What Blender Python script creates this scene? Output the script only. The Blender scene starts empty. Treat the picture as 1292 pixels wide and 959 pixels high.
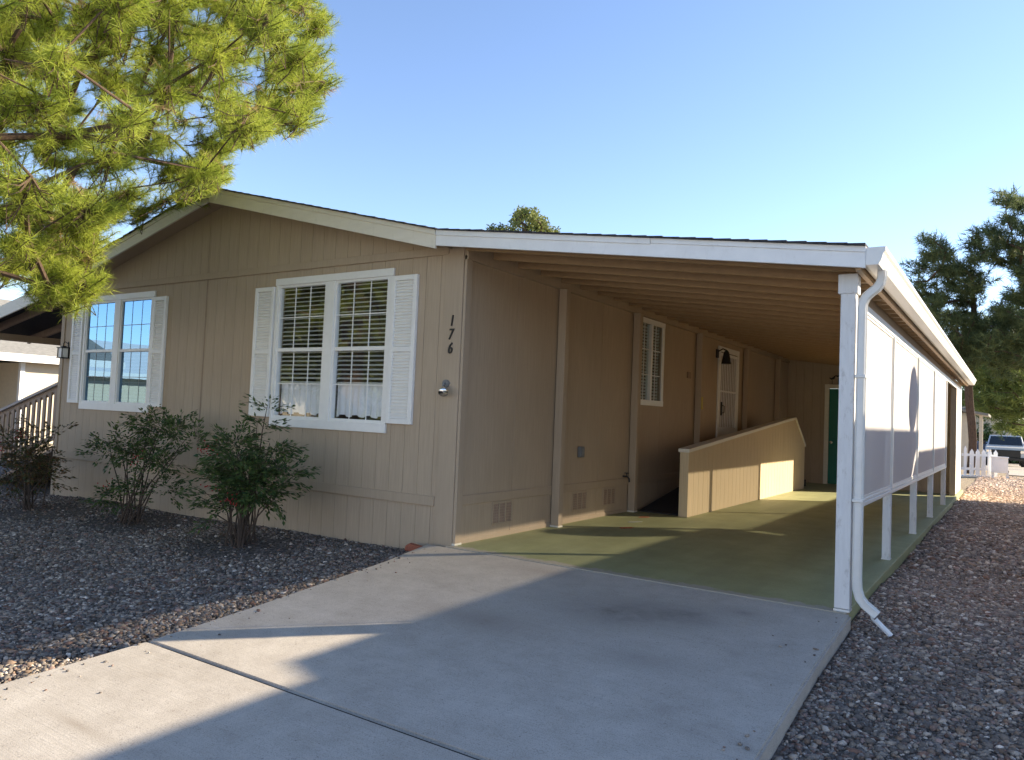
import bpy, bmesh, math, random
import numpy as np
from mathutils import Vector, Matrix
S = bpy.context.scene
COL = S.collection
rng = np.random.default_rng(7)
random.seed(7)
PI = math.pi

# ------------------------------------------------------------------ camera
CAM = np.array([4.7747, -6.1878, 1.36])
RW = np.array([[0.832625, 0.552241, 0.042010], [0.009540, 0.061539, -0.998059], [-0.553755, 0.831410, 0.045971]])
FPX, PCX, PCY = 954.0, 646.0, 479.5
cd = bpy.data.cameras.new('camera'); cam = bpy.data.objects.new('camera', cd); COL.objects.link(cam)
cd.sensor_width = 36; cd.lens = FPX/1292*36; cd.clip_start = 0.05; cd.clip_end = 1500
m = Matrix.Identity(4)
for i in range(3):
    m[i][0] = RW[0][i]; m[i][1] = -RW[1][i]; m[i][2] = -RW[2][i]; m[i][3] = CAM[i]
cam.matrix_world = m
S.camera = cam
def at(u, v, dep):
    return CAM + RW.T @ np.array([(u-PCX)/FPX, (v-PCY)/FPX, 1.0])*dep
def project(P):
    q = (np.asarray(P) - CAM) @ RW.T
    z = np.where(np.abs(q[:, 2]) < 1e-6, 1e-6, q[:, 2])
    return np.stack([q[:, 0]/z*FPX+PCX, q[:, 1]/z*FPX+PCY, q[:, 2]], 1)

# ------------------------------------------------------------------ light
AZ = math.radians(48); EL = math.radians(24.5)
SUN = np.array([math.sin(AZ)*math.cos(EL), math.cos(AZ)*math.cos(EL), math.sin(EL)])
w = bpy.data.worlds.new('World'); S.world = w; w.use_nodes = True
nt = w.node_tree; bg = nt.nodes['Background']
sky = nt.nodes.new('ShaderNodeTexSky'); sky.sky_type = 'NISHITA'; sky.sun_disc = False
sky.sun_elevation = EL; sky.sun_rotation = AZ; sky.air_density = 1.0; sky.dust_density = 0.25; sky.ozone_density = 2.0; sky.altitude = 900
tn = nt.nodes.new('ShaderNodeMix'); tn.data_type = 'RGBA'; tn.blend_type = 'MULTIPLY'; tn.inputs[0].default_value = 1.0; tn.inputs[7].default_value = (1.0, .955, .985, 1)
nt.links.new(sky.outputs[0], tn.inputs[6]); nt.links.new(tn.outputs[2], bg.inputs[0]); bg.inputs[1].default_value = 0.12
sd = bpy.data.lights.new('sun', 'SUN'); sd.energy = 4.8; sd.angle = math.radians(0.55); sd.color = (1.0, 0.86, 0.64)
so = bpy.data.objects.new('sun', sd); COL.objects.link(so)
so.rotation_euler = Vector(-SUN).to_track_quat('-Z', 'Y').to_euler(); so.location = (20, 18, 20)
S.view_settings.view_transform = 'Standard'; S.view_settings.look = 'None'
S.view_settings.exposure = 1.45; S.view_settings.gamma = 1
S.cycles.max_bounces = 8; S.cycles.transparent_max_bounces = 12; S.cycles.diffuse_bounces = 5
S.cycles.use_denoising = True

# ------------------------------------------------------------------ materials
def base(name):
    mt = bpy.data.materials.new(name); mt.use_nodes = True
    return mt, mt.node_tree, mt.node_tree.nodes['Principled BSDF']
def N(t, typ, **kw):
    n = t.nodes.new(typ)
    for k, v in kw.items(): setattr(n, k, v)
    return n
def mapped(t, scale):
    g = N(t, 'ShaderNodeNewGeometry'); mp = N(t, 'ShaderNodeMapping')
    mp.inputs['Scale'].default_value = scale
    t.links.new(g.outputs['Position'], mp.inputs['Vector']); return mp.outputs[0]
def noise(t, vec, scale, detail=4, rough=.6):
    n = N(t, 'ShaderNodeTexNoise'); n.inputs['Scale'].default_value = scale
    n.inputs['Detail'].default_value = detail; n.inputs['Roughness'].default_value = rough
    t.links.new(vec, n.inputs['Vector']); return n.outputs['Fac']
def ramp(t, fac, stops):
    r = N(t, 'ShaderNodeValToRGB'); e = r.color_ramp.elements
    while len(e) < len(stops): e.new(.5)
    for i, (p, c) in enumerate(stops):
        e[i].position = p; e[i].color = (*c, 1) if len(c) == 3 else c
    t.links.new(fac, r.inputs[0]); return r.outputs[0]
def mix(t, fac, a, b, mode='MIX'):
    n = N(t, 'ShaderNodeMix', data_type='RGBA', blend_type=mode)
    for s, v in ((n.inputs[0], fac), (n.inputs[6], a), (n.inputs[7], b)):
        if isinstance(v, (int, float)): s.default_value = v
        elif isinstance(v, tuple): s.default_value = (*v, 1) if len(v) == 3 else v
        else: t.links.new(v, s)
    return n.outputs[2]
def bump(t, bs, h, strength, dist=.01):
    b = N(t, 'ShaderNodeBump'); b.inputs['Strength'].default_value = strength; b.inputs['Distance'].default_value = dist
    t.links.new(h, b.inputs['Height']); t.links.new(b.outputs[0], bs.inputs['Normal'])
def simple(name, col, rough=.6, var=.12, scale=(3, 3, 3), ns=4, bmp=.15, bs_=(60, 60, 60), spec=.3, metal=0, dirt=0, dirtcol=(.1, .08, .06)):
    mt, t, b = base(name)
    c = np.array(col)
    f = noise(t, mapped(t, scale), ns, 6)
    out = ramp(t, f, [(.3, tuple(np.clip(c*(1-var), 0, 1))), (.7, tuple(np.clip(c*(1+var), 0, 1)))])
    if dirt:
        d = ramp(t, noise(t, mapped(t, (2, 2, .8)), 9, 8, .7), [(.55, (0, 0, 0)), (.75, (dirt,)*3)])
        out = mix(t, d, out, dirtcol)
    t.links.new(out, b.inputs['Base Color'])
    b.inputs['Roughness'].default_value = rough; b.inputs['Specular IOR Level'].default_value = spec
    b.inputs['Metallic'].default_value = metal
    if bmp: bump(t, b, noise(t, mapped(t, bs_), 1, 4), bmp, .004)
    return mt
M = {}
def wood_siding(name, col, var=.10):
    mt, t, b = base(name); c = np.array(col)
    g = noise(t, mapped(t, (70, 70, 2.2)), 1.0, 5)
    big = noise(t, mapped(t, (.9, .9, .6)), 1.6, 4)
    out = ramp(t, g, [(.3, tuple(c*(1-var))), (.7, tuple(c*(1+var)))])
    out = mix(t, ramp(t, big, [(.35, (0, 0, 0)), (.75, (.45,)*3)]), out, tuple(c*.82+np.array([.01, .005, 0])))
    st = ramp(t, noise(t, mapped(t, (9, 9, .5)), 1.3, 6, .7), [(.58, (0, 0, 0)), (.80, (.35,)*3)])
    out = mix(t, st, out, tuple(c*.6))
    t.links.new(out, b.inputs['Base Color']); b.inputs['Roughness'].default_value = .75; b.inputs['Specular IOR Level'].default_value = .2
    bump(t, b, g, .35, .003); return mt
M['siding'] = wood_siding('tan_siding', (.465, .368, .268))
M['ramp_siding'] = wood_siding('light_tan_siding', (.64, .51, .33))
M['trim_tan'] = wood_siding('tan_trim', (.45, .355, .258), .06)
M['pan'] = simple('roof_pan_paint', (.38, .25, .135), .5, .08, bmp=.05)
M['shaded_deck'] = simple('shaded_roof_deck', (.22, .14, .075), .8, .12, (2, 8, 2), 3, .2)  # rafter brown darkened, painting in the shade between the rafters
M['fascia'] = simple('cream_fascia', (.76, .71, .60), .55, .05, (1, 1, 6), 3, .12, dirt=.2, dirtcol=(.35, .3, .24))
M['white'] = simple('white_paint', (.83, .83, .82), .5, .04, (2, 2, 2), 3, .10, dirt=.18, dirtcol=(.4, .37, .33))
M['white_trim'] = simple('white_trim', (.85, .84, .81), .45, .03, bmp=.05)
M['weathered_white'] = simple('weathered_white', (.72, .72, .72), .6, .06, (8, 8, 1.2), 4, .3, (90, 90, 6), dirt=.7, dirtcol=(.30, .27, .24))
M['metal_white'] = simple('gutter_white', (.76, .75, .72), .35, .04, bmp=.02, spec=.5)
M['shingle'] = simple('dark_shingle', (.045, .045, .05), .9, .5, (14, 14, 14), 3, .8, (120, 120, 120))
M['nbr_shingle'] = simple('grey_shingle', (.24, .23, .21), .9, .25, (3, 3, 20), 3, .5)
M['black'] = simple('black_metal', (.015, .015, .016), .45, .2, bmp=.05, spec=.5)
M['grey_plastic'] = simple('grey_plastic', (.20, .20, .20), .5, .1, bmp=.02)
M['green_door'] = simple('green_door', (.02, .17, .13), .45, .08, bmp=.05)
M['yellow'] = simple('yellow_plastic', (.55, .42, .06), .5, .05, bmp=0)
M['chrome'] = simple('chrome', (.7, .7, .7), .15, .02, bmp=0, metal=1)
M['brown_wood'] = simple('brown_stained_wood', (.33, .24, .18), .7, .2, (10, 10, 2), 4, .3)
M['rail_wood'] = simple('rail_top_paint', (.40, .36, .34), .65, .1, (6, 6, 6), 3, .2)
M['blind'] = simple('blind_slat', (.84, .83, .78), .5, .04, bmp=0)
M['curtain'] = simple('curtain_cloth', (.86, .88, .90), .9, .04, bmp=.1)
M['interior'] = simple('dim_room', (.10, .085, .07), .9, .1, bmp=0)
M['brick_red'] = simple('brick', (.36, .12, .07), .85, .2, (20, 20, 20), 3, .4)
M['berry'] = simple('berry', (.42, .02, .02), .35, .2, bmp=0, spec=.5)
M['nbr_wall'] = simple('neighbour_wall', (.62, .54, .42), .8, .06, bmp=.1)
M['terracotta'] = simple('reddish_wall', (.34, .19, .13), .8, .1, bmp=.1)
M['carpet'] = simple('ramp_carpet', (.035, .03, .028), .95, .2, (30, 30, 30), 3, .3)
M['asphalt'] = simple('asphalt', (.06, .06, .062), .9, .2, (20, 20, 20), 3, .4)
M['old_asphalt'] = simple('old_asphalt', (.24, .23, .22), .9, .12, (6, 6, 6), 3, .3)
M['pale_gravel'] = simple('pale_gravel', (.27, .255, .24), .95, .15, (6, 6, 6), 3, .5)
M['hedge_core'] = simple('hedge_core', (.02, .03, .01), .9, .2)
M['truck_paint'] = simple('silver_white_paint', (.55, .57, .60), .25, .02, bmp=0, spec=.6)
M['car_paint'] = simple('blue_paint', (.05, .09, .18), .25, .02, bmp=0, spec=.6)
M['tyre'] = simple('tyre', (.02, .02, .02), .8, .1, bmp=0)
M['dark_glass'] = simple('vehicle_glass', (.02, .025, .03), .05, .02, bmp=0, spec=.7)
M['dish'] = simple('dish_grey', (.35, .35, .36), .4, .03, bmp=0)
M['mark_orange'] = simple('orange_paint', (.45, .13, .06), .85, .3, (40, 40, 40), 2, .1)
M['mark_white'] = simple('white_chalk', (.38, .38, .33), .85, .2, (40, 40, 40), 2, .1)

def concrete():
    mt, t, b = base('concrete')
    P = mapped(t, (1, 1, 1))
    big = noise(t, P, .9, 5); mid = noise(t, P, 5, 8, .7); fine = noise(t, P, 160, 3); grit = noise(t, P, 55, 2)
    c = ramp(t, big, [(.25, (.38, .335, .285)), (.75, (.57, .52, .46))])
    c = mix(t, .5, c, ramp(t, mid, [(.3, (.36, .315, .27)), (.7, (.60, .55, .49))]))
    c = mix(t, ramp(t, fine, [(.34, (.55,)*3), (.5, (0, 0, 0))]), c, (.20, .18, .16))
    c = mix(t, ramp(t, grit, [(.66, (0, 0, 0)), (.74, (.55,)*3)]), c, (.12, .10, .09))
    # tyre and oil stains with shapes of their own
    for (x, y, rx, ry, s, tint) in ((2.35, -1.05, 1.15, .75, .42, (.19, .165, .14)), (2.75, -.80, .75, .45, .38, (.15, .135, .12)), (1.7, -1.75, .95, .5, .35, (.24, .19, .15)), (2.9, -1.8, .7, .45, .25, (.2, .175, .15)), (3.1, -.5, .5, .3, .3, (.17, .15, .13)), (1.0, -4.2, .55, .08, .35, (.25, .2, .15)), (1.3, -.35, .9, .35, .25, (.25, .2, .17))):
        mp = N(t, 'ShaderNodeMapping'); g = N(t, 'ShaderNodeNewGeometry')
        mp.inputs['Location'].default_value = (-x/rx, -y/ry, 0); mp.inputs['Scale'].default_value = (1/rx, 1/ry, 0)
        t.links.new(g.outputs['Position'], mp.inputs[0])
        gr = N(t, 'ShaderNodeTexGradient', gradient_type='QUADRATIC_SPHERE'); t.links.new(mp.outputs[0], gr.inputs[0])
        mu = N(t, 'ShaderNodeMath', operation='MULTIPLY'); t.links.new(gr.outputs['Fac'], mu.inputs[0])
        t.links.new(ramp(t, mid, [(.3, (.25,)*3), (.65, (1.6,)*3)]), mu.inputs[1])
        m2 = N(t, 'ShaderNodeMath', operation='MULTIPLY', use_clamp=True); t.links.new(mu.outputs[0], m2.inputs[0]); m2.inputs[1].default_value = s*1.5
        c = mix(t, m2.outputs[0], c, tint)
    t.links.new(c, b.inputs['Base Color']); b.inputs['Roughness'].default_value = .85; b.inputs['Specular IOR Level'].default_value = .25
    br = noise(t, mapped(t, (1.2, 110, 1)), 1, 4)
    c = mix(t, ramp(t, br, [(.35, (.12,)*3), (.55, (0, 0, 0))]), c, (.22, .19, .16))
    t.links.new(c, b.inputs['Base Color'])
    bump(t, b, mix(t, .5, fine, br), .45, .005); return mt
M['concrete'] = concrete()
def green_paint():
    mt, t, b = base('green_painted_slab')
    P = mapped(t, (1, 1, 1))
    mid = noise(t, P, 2.2, 8, .65); fine = noise(t, P, 90, 3); pat = noise(t, P, 7, 6, .7)
    c = ramp(t, mid, [(.3, (.295, .305, .15)), (.7, (.40, .41, .215))])
    c = mix(t, ramp(t, fine, [(.34, (.35,)*3), (.5, (0, 0, 0))]), c, (.16, .16, .09))
    c = mix(t, ramp(t, pat, [(.60, (0, 0, 0)), (.72, (.35,)*3)]), c, (.42, .38, .25))
    trk = noise(t, mapped(t, (2.6, .35, 1)), 1, 5, .6)
    c = mix(t, ramp(t, trk, [(.38, (.32,)*3), (.60, (0, 0, 0))]), c, (.19, .195, .115))
    c = mix(t, ramp(t, noise(t, P, 16, 5, .7), [(.60, (0, 0, 0)), (.72, (.3,)*3)]), c, (.13, .13, .085))
    # paint worn through along the front edge
    g = N(t, 'ShaderNodeNewGeometry'); sx = N(t, 'ShaderNodeSeparateXYZ'); t.links.new(g.outputs['Position'], sx.inputs[0])
    a = N(t, 'ShaderNodeMath', operation='MULTIPLY_ADD'); t.links.new(sx.outputs['Y'], a.inputs[0]); a.inputs[1].default_value = -2.2; a.inputs[2].default_value = .06
    b2 = N(t, 'ShaderNodeMath', operation='ADD'); t.links.new(a.outputs[0], b2.inputs[0]); t.links.new(pat, b2.inputs[1])
    c = mix(t, ramp(t, b2.outputs[0], [(.46, (0, 0, 0)), (.56, (.9,)*3)]), c, (.40, .355, .30))
    t.links.new(c, b.inputs['Base Color']); b.inputs['Roughness'].default_value = .6; b.inputs['Specular IOR Level'].default_value = .35
    bump(t, b, fine, .3, .003); return mt
M['green'] = green_paint()
def soil():
    mt, t, b = base('gravel_ground')
    P = mapped(t, (1, 1, 1))
    v = N(t, 'ShaderNodeTexVoronoi'); v.inputs['Scale'].default_value = 34; t.links.new(P, v.inputs['Vector'])
    big = noise(t, P, .5, 5)
    c = ramp(t, v.outputs['Color'], [(.1, (.06, .052, .047)), (.5, (.13, .112, .098)), (.9, (.24, .21, .19))])
    c = mix(t, ramp(t, big, [(.4, (0, 0, 0)), (.65, (.6,)*3)]), c, (.13, .10, .08))
    g = N(t, 'ShaderNodeNewGeometry'); sx = N(t, 'ShaderNodeSeparateXYZ'); t.links.new(g.outputs['Position'], sx.inputs[0])
    mr = N(t, 'ShaderNodeMapRange'); mr.inputs[1].default_value = 9; mr.inputs[2].default_value = 15; t.links.new(sx.outputs['Y'], mr.inputs[0])
    c = mix(t, mr.outputs[0], c, mix(t, v.outputs['Color'], (.30, .24, .17), (.44, .36, .25)))
    t.links.new(c, b.inputs['Base Color']); b.inputs['Roughness'].default_value = .95; b.inputs['Specular IOR Level'].default_value = .1
    bump(t, b, v.outputs['Distance'], .8, .02); return mt
M['soil'] = soil()
def stone():
    mt, t, b = base('gravel_stone')
    a = N(t, 'ShaderNodeAttribute', attribute_name='tint')
    f = noise(t, mapped(t, (1, 1, 1)), 120, 3)
    c = mix(t, 1.0, a.outputs['Color'], ramp(t, f, [(.3, (.65,)*3), (.7, (1.15,)*3)]), 'MULTIPLY')
    t.links.new(c, b.inputs['Base Color']); b.inputs['Roughness'].default_value = .8; b.inputs['Specular IOR Level'].default_value = .25
    return mt
M['stone'] = stone()
def leafmat(name, c1, c2, trans=.35, rough=.55):
    mt, t, b = base(name)
    a = N(t, 'ShaderNodeAttribute', attribute_name='tint')
    c = mix(t, a.outputs['Fac'], tuple(c1), tuple(c2))
    t.links.new(c, b.inputs['Base Color']); b.inputs['Roughness'].default_value = rough; b.inputs['Specular IOR Level'].default_value = .25
    tr = N(t, 'ShaderNodeBsdfTranslucent'); t.links.new(c, tr.inputs['Color'])
    mx = N(t, 'ShaderNodeMixShader'); mx.inputs[0].default_value = trans
    o = t.nodes['Material Output']
    t.links.new(b.outputs[0], mx.inputs[1]); t.links.new(tr.outputs[0], mx.inputs[2]); t.links.new(mx.outputs[0], o.inputs[0]); return mt
M['needle'] = leafmat('pine_needles', (.25, .325, .045), (.51, .555, .09), .44)
M['needle_dry'] = leafmat('dry_needles', (.30, .19, .09), (.42, .30, .15), .3)
M['needle_dark'] = leafmat('far_pine_needles', (.07, .10, .045), (.18, .215, .085), .38)
M['needle_mid'] = leafmat('mid_pine_needles', (.10, .14, .04), (.26, .30, .08), .4)
M['leaf_mid'] = leafmat('tree_leaves', (.10, .13, .035), (.24, .26, .08), .4)
M['nandina'] = leafmat('shrub_leaves', (.036, .082, .032), (.15, .20, .06), .28, .45)
M['nandina_red'] = leafmat('reddish_shrub_leaves', (.045, .09, .032), (.20, .09, .036), .28, .42)
M['litter'] = leafmat('dry_leaf', (.10, .06, .035), (.26, .18, .10), .1)
M['bark'] = simple('pine_bark', (.10, .065, .045), .9, .35, (6, 6, 2), 5, .9, (25, 25, 8))
M['stem'] = simple('shrub_stem', (.09, .065, .05), .9, .3, (30, 30, 10), 3, .5)
def screen():
    mt, t, b = base('shade_screen_fabric')
    f = noise(t, mapped(t, (1, 40, 40)), 4, 3)
    c = ramp(t, f, [(.3, (.75, .71, .71)), (.7, (.80, .765, .765))])
    t.links.new(c, b.inputs['Base Color']); b.inputs['Roughness'].default_value = .8; b.inputs['Specular IOR Level'].default_value = .1
    tp = N(t, 'ShaderNodeBsdfTransparent'); mx = N(t, 'ShaderNodeMixShader'); mx.inputs[0].default_value = .22
    o = t.nodes['Material Output']
    tl = N(t, 'ShaderNodeBsdfTranslucent'); tl.inputs[0].default_value = (1, .64, .22, 1)
    m0 = N(t, 'ShaderNodeMixShader'); m0.inputs[0].default_value = .17
    t.links.new(b.outputs[0], m0.inputs[1]); t.links.new(tl.outputs[0], m0.inputs[2])
    t.links.new(m0.outputs[0], mx.inputs[1]); t.links.new(tp.outputs[0], mx.inputs[2]); t.links.new(mx.outputs[0], o.inputs[0]); return mt
M['screen'] = screen()
def glass(name, refl, tint=(.85, .9, .9), gcol=(.95, .97, 1)):
    mt, t, b = base(name); t.nodes.remove(b)
    tp = N(t, 'ShaderNodeBsdfTransparent'); tp.inputs[0].default_value = (*tint, 1)
    gl = N(t, 'ShaderNodeBsdfGlossy'); gl.inputs['Roughness'].default_value = 0.0; gl.inputs[0].default_value = (*gcol, 1)
    lw = N(t, 'ShaderNodeLayerWeight'); lw.inputs[0].default_value = .5
    pw = N(t, 'ShaderNodeMath', operation='POWER'); t.links.new(lw.outputs['Facing'], pw.inputs[0]); pw.inputs[1].default_value = 4.0
    ad = N(t, 'ShaderNodeMath', operation='ADD', use_clamp=True); t.links.new(pw.outputs[0], ad.inputs[0]); ad.inputs[1].default_value = refl
    bp_ = N(t, 'ShaderNodeBump'); bp_.inputs['Strength'].default_value = .02; bp_.inputs['Distance'].default_value = .01
    t.links.new(noise(t, mapped(t, (1, 1, 1)), 2.5, 2), bp_.inputs['Height']); t.links.new(bp_.outputs[0], gl.inputs['Normal'])
    mx = N(t, 'ShaderNodeMixShader'); t.links.new(ad.outputs[0], mx.inputs[0])
    t.links.new(tp.outputs[0], mx.inputs[1]); t.links.new(gl.outputs[0], mx.inputs[2])
    t.links.new(mx.outputs[0], t.nodes['Material Output'].inputs[0]); return mt
M['glass_sky_tint'] = glass('sky_tinted_film_glass', .72, (.45, .5, .55), (.20, .34, .50))  # reflective film; blue tint puts the reflected sky's colour into the glass
M['glass'] = glass('window_glass', .15, (.97, .98, .98), (.9, .95, 1))
M['glass_dim'] = glass('side_window_glass', .06)

# ------------------------------------------------------------------ mesh helpers
def link(name, me, mat, parent=None, **props):
    o = bpy.data.objects.new(name, me); COL.objects.link(o)
    if mat is not None and not me.materials: me.materials.append(M[mat] if isinstance(mat, str) else mat)
    if parent is not None: o.parent = parent
    for k, v in props.items(): o[k] = v
    return o
class MB:
    def __init__(s): s.v = []; s.f = []
    def box(s, x0, x1, y0, y1, z0, z1):
        i = len(s.v)
        s.v += [(x0, y0, z0), (x1, y0, z0), (x1, y1, z0), (x0, y1, z0), (x0, y0, z1), (x1, y0, z1), (x1, y1, z1), (x0, y1, z1)]
        s.f += [(i, i+3, i+2, i+1), (i+4, i+5, i+6, i+7), (i, i+1, i+5, i+4), (i+1, i+2, i+6, i+5), (i+2, i+3, i+7, i+6), (i+3, i, i+4, i+7)]
        return s
    def prism(s, poly, axis, a, b):
        """extrude polygon (list of 2D points in the two other axes) from a to b along axis"""
        i = len(s.v); n = len(poly)
        def P(p, c):
            if axis == 0: return (c, p[0], p[1])
            if axis == 1: return (p[0], c, p[1])
            return (p[0], p[1], c)
        s.v += [P(p, a) for p in poly] + [P(p, b) for p in poly]
        s.f += [tuple(range(i, i+n)), tuple(range(i+2*n-1, i+n-1, -1))]
        s.f += [(i+k, i+n+k, i+n+(k+1) % n, i+(k+1) % n) for k in range(n)]
        return s
    def tube(s, pts, r, n=8, caps=True, squash=None):
        pts = [Vector(p) for p in pts]; i0 = len(s.v); up = None
        rs = r if isinstance(r, (list, tuple)) else [r]*len(pts)
        for k, p in enumerate(pts):
            d = (pts[min(k+1, len(pts)-1)] - pts[max(k-1, 0)]).normalized()
            if up is None:
                a = Vector((0, 0, 1)) if abs(d.z) < .9 else Vector((1, 0, 0)); up = d.cross(a).normalized()
            up = (up - d*up.dot(d)).normalized(); q = d.cross(up)
            for j in range(n):
                t = 2*PI*j/n
                s.v.append(tuple(p + up*(math.cos(t)*rs[k]) + q*(math.sin(t)*rs[k])))
        for k in range(len(pts)-1):
            for j in range(n):
                a = i0+k*n+j; b = i0+k*n+(j+1) % n
                s.f.append((a, b, b+n, a+n))
        if caps:
            s.f.append(tuple(i0+j for j in range(n-1, -1, -1))); e = i0+(len(pts)-1)*n; s.f.append(tuple(e+j for j in range(n)))
        return s
    def build(s, name, mat, parent=None, bevel=0, smooth=False, **props):
        me = bpy.data.meshes.new(name); me.from_pydata(s.v, [], s.f)
        bm = bmesh.new(); bm.from_mesh(me)
        bmesh.ops.recalc_face_normals(bm, faces=bm.faces)
        if bevel:
            es = [e for e in bm.edges if len(e.link_faces) == 2 and e.calc_face_angle() > .5]
            bmesh.ops.bevel(bm, geom=es, offset=bevel, segments=1, affect='EDGES', clamp_overlap=True)
        bm.to_mesh(me); bm.free()
        if smooth: me.shade_smooth()
        return link(name, me, mat, parent, **props)
def thing(name, label, cat, loc=(0, 0, 0), group=None):
    o = bpy.data.objects.new(name, None); COL.objects.link(o); o.location = loc
    o.empty_display_size = .2
    o['label'] = label; o['category'] = cat
    if group: o['group'] = group
    return o
def rooted(mb, loc):
    mb.v = [(x-loc[0], y-loc[1], z-loc[2]) for x, y, z in mb.v]; return mb
def np_mesh(name, verts, faces_n, nface, tint=None):
    """verts (N,3) with consecutive faces of faces_n verts each"""
    me = bpy.data.meshes.new(name); me.vertices.add(len(verts)); me.vertices.foreach_set('co', np.ascontiguousarray(verts, np.float32).ravel())
    me.loops.add(nface*faces_n); me.loops.foreach_set('vertex_index', np.arange(nface*faces_n, dtype=np.int32))
    me.polygons.add(nface); me.polygons.foreach_set('loop_start', np.arange(0, nface*faces_n, faces_n, dtype=np.int32))
    me.update(calc_edges=True)
    if tint is not None:
        at_ = me.attributes.new('tint', 'FLOAT', 'POINT'); at_.data.foreach_set('value', np.ascontiguousarray(tint, np.float32))
    return me
def norm(a): return a/np.maximum(np.linalg.norm(a, axis=-1, keepdims=True), 1e-9)

# ------------------------------------------------------------------ ground, driveway, slab
def gz(x, y):
    x = np.asarray(x, float); y = np.asarray(y, float)
    left = -.10-.016*np.clip(-x, 0, 12); right = -.095+0*x
    k = np.clip((x-.0)/3.7, 0, 1)
    z = left*(1-k)+right*k
    z = z+.055*np.clip(y, -14, 0) - .018*np.clip(y-26, 0, 30)
    z = z+.012*np.sin(x*1.7+y*1.1)+.010*np.sin(x*.9-y*2.3+1)
    return z
def dz(y): return .055*min(y, 0) if y > -14 else -.77
xs = np.unique(np.concatenate([np.arange(-14, 12, .25), [-400, -200, -100, -60, -40, -30, -24, -20, -17, 14, 17, 20, 25, 32, 45, 70, 120, 220, 400]]))
ys = np.unique(np.concatenate([np.arange(-12, 20, .25), [-400, -200, -100, -60, -40, -30, -22, -18, -15, 22, 24, 26, 28, 31, 35, 40, 45, 50, 56, 65, 80, 120, 200, 400]]))
X, Y = np.meshgrid(xs, ys); Z = gz(X, Y)
under = (X > -.15) & (X < 3.55) & (Y > -13) & (Y < 16)
Z = np.where(under, Z-.22, Z)
nx, ny = len(xs), len(ys)
gv = np.stack([X, Y, Z], -1).reshape(-1, 3)
gf = [(j*nx+i, j*nx+i+1, (j+1)*nx+i+1, (j+1)*nx+i) for j in range(ny-1) for i in range(nx-1)]
gm = bpy.data.meshes.new('ground'); gm.from_pydata(gv.tolist(), [], gf); gm.shade_smooth()
link('ground', gm, 'soil', kind='structure')
# driveway in two pours with an open joint
def drive_left(y): return np.interp(y, [-14, -4.2, -2.6, -.95, 0], [-1.2, .22, .11, -.08, -.27])
def pour(y0, y1, name):
    mb = MB(); yy = np.linspace(y0, y1, 9)
    for a, b in zip(yy[:-1], yy[1:]):
        i = len(mb.v)
        for (y, z) in ((a, dz(a)), (b, dz(b))):
            mb.v += [(drive_left(y), y, z), (3.79 + .02*max(0, -y-1), y, z), (3.79+.02*max(0, -y-1), y, z-.2), (drive_left(y), y, z-.2)]
        for k in range(4): mb.f.append((i+k, i+(k+1) % 4, i+4+(k+1) % 4, i+4+k))
        if a == yy[0]: mb.f.append((i, i+1, i+2, i+3))
        if b == yy[-1]: mb.f.append((i+4, i+5, i+6, i+7))
    me_o = mb.build(name, 'concrete', kind='structure')
    bm = bmesh.new(); bm.from_mesh(me_o.data); bmesh.ops.remove_doubles(bm, verts=bm.verts, dist=1e-4)
    inner = [f for f in bm.faces if all(len(e.link_faces) > 2 for e in f.edges)]
    bmesh.ops.recalc_face_normals(bm, faces=bm.faces)
    bmesh.ops.bevel(bm, geom=[e for e in bm.edges if len(e.link_faces) == 2 and e.calc_face_angle() > .8 and max(v.co.z for v in e.verts) > -.78], offset=.012, segments=2, affect='EDGES')
    bm.to_mesh(me_o.data); bm.free()
pour(-3.332, -.085, 'driveway'); pour(-14, -3.35, 'driveway')
MB().box(-.02, 3.755, -.083, 15.3, -.22, .002).build('carport_slab', 'green', bevel=.003, kind='structure')
MB().box(0.3, 3.8, -3.352, -3.330, -.4, dz(-3.34)-.012).build('driveway_joint', 'carpet', kind='structure')
def patch(name, pts, mat, z=.008):
    mb = MB(); n = len(pts); mb.v = [(x, y, z) for x, y in pts]+[(x, y, z-.004) for x, y in pts]
    mb.f = [tuple(range(n))]+[(k, (k+1) % n, n+(k+1) % n, n+k) for k in range(n)]
    return mb.build(name, mat, kind='structure')
def streak(cx, cy, L, W_, ang, seed):
    r = random.Random(seed); P = []
    for k in range(18):
        t = 2*PI*k/18; q = 1+r.uniform(-.35, .35)
        a, b = math.cos(t)*L*q, math.sin(t)*W_*q
        P.append((cx+a*math.cos(ang)-b*math.sin(ang), cy+a*math.sin(ang)+b*math.cos(ang)))
    return P
def gpt(u, v, z=.0):
    d = RW.T @ np.array([(u-PCX)/FPX, (v-PCY)/FPX, 1.0]); return (CAM + d*((z-CAM[2])/d[2]))
for (u, v, L, W_, mt, sd_) in ((790, 666.5, .09, .045, 'mark_orange', 1), (812, 653, .08, .03, 'mark_orange', 2), (801, 659, .10, .025, 'mark_white', 3)):
    p = gpt(u, v); patch('paint_mark', streak(p[0], p[1], L, W_, 1.1, sd_), mt)

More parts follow.
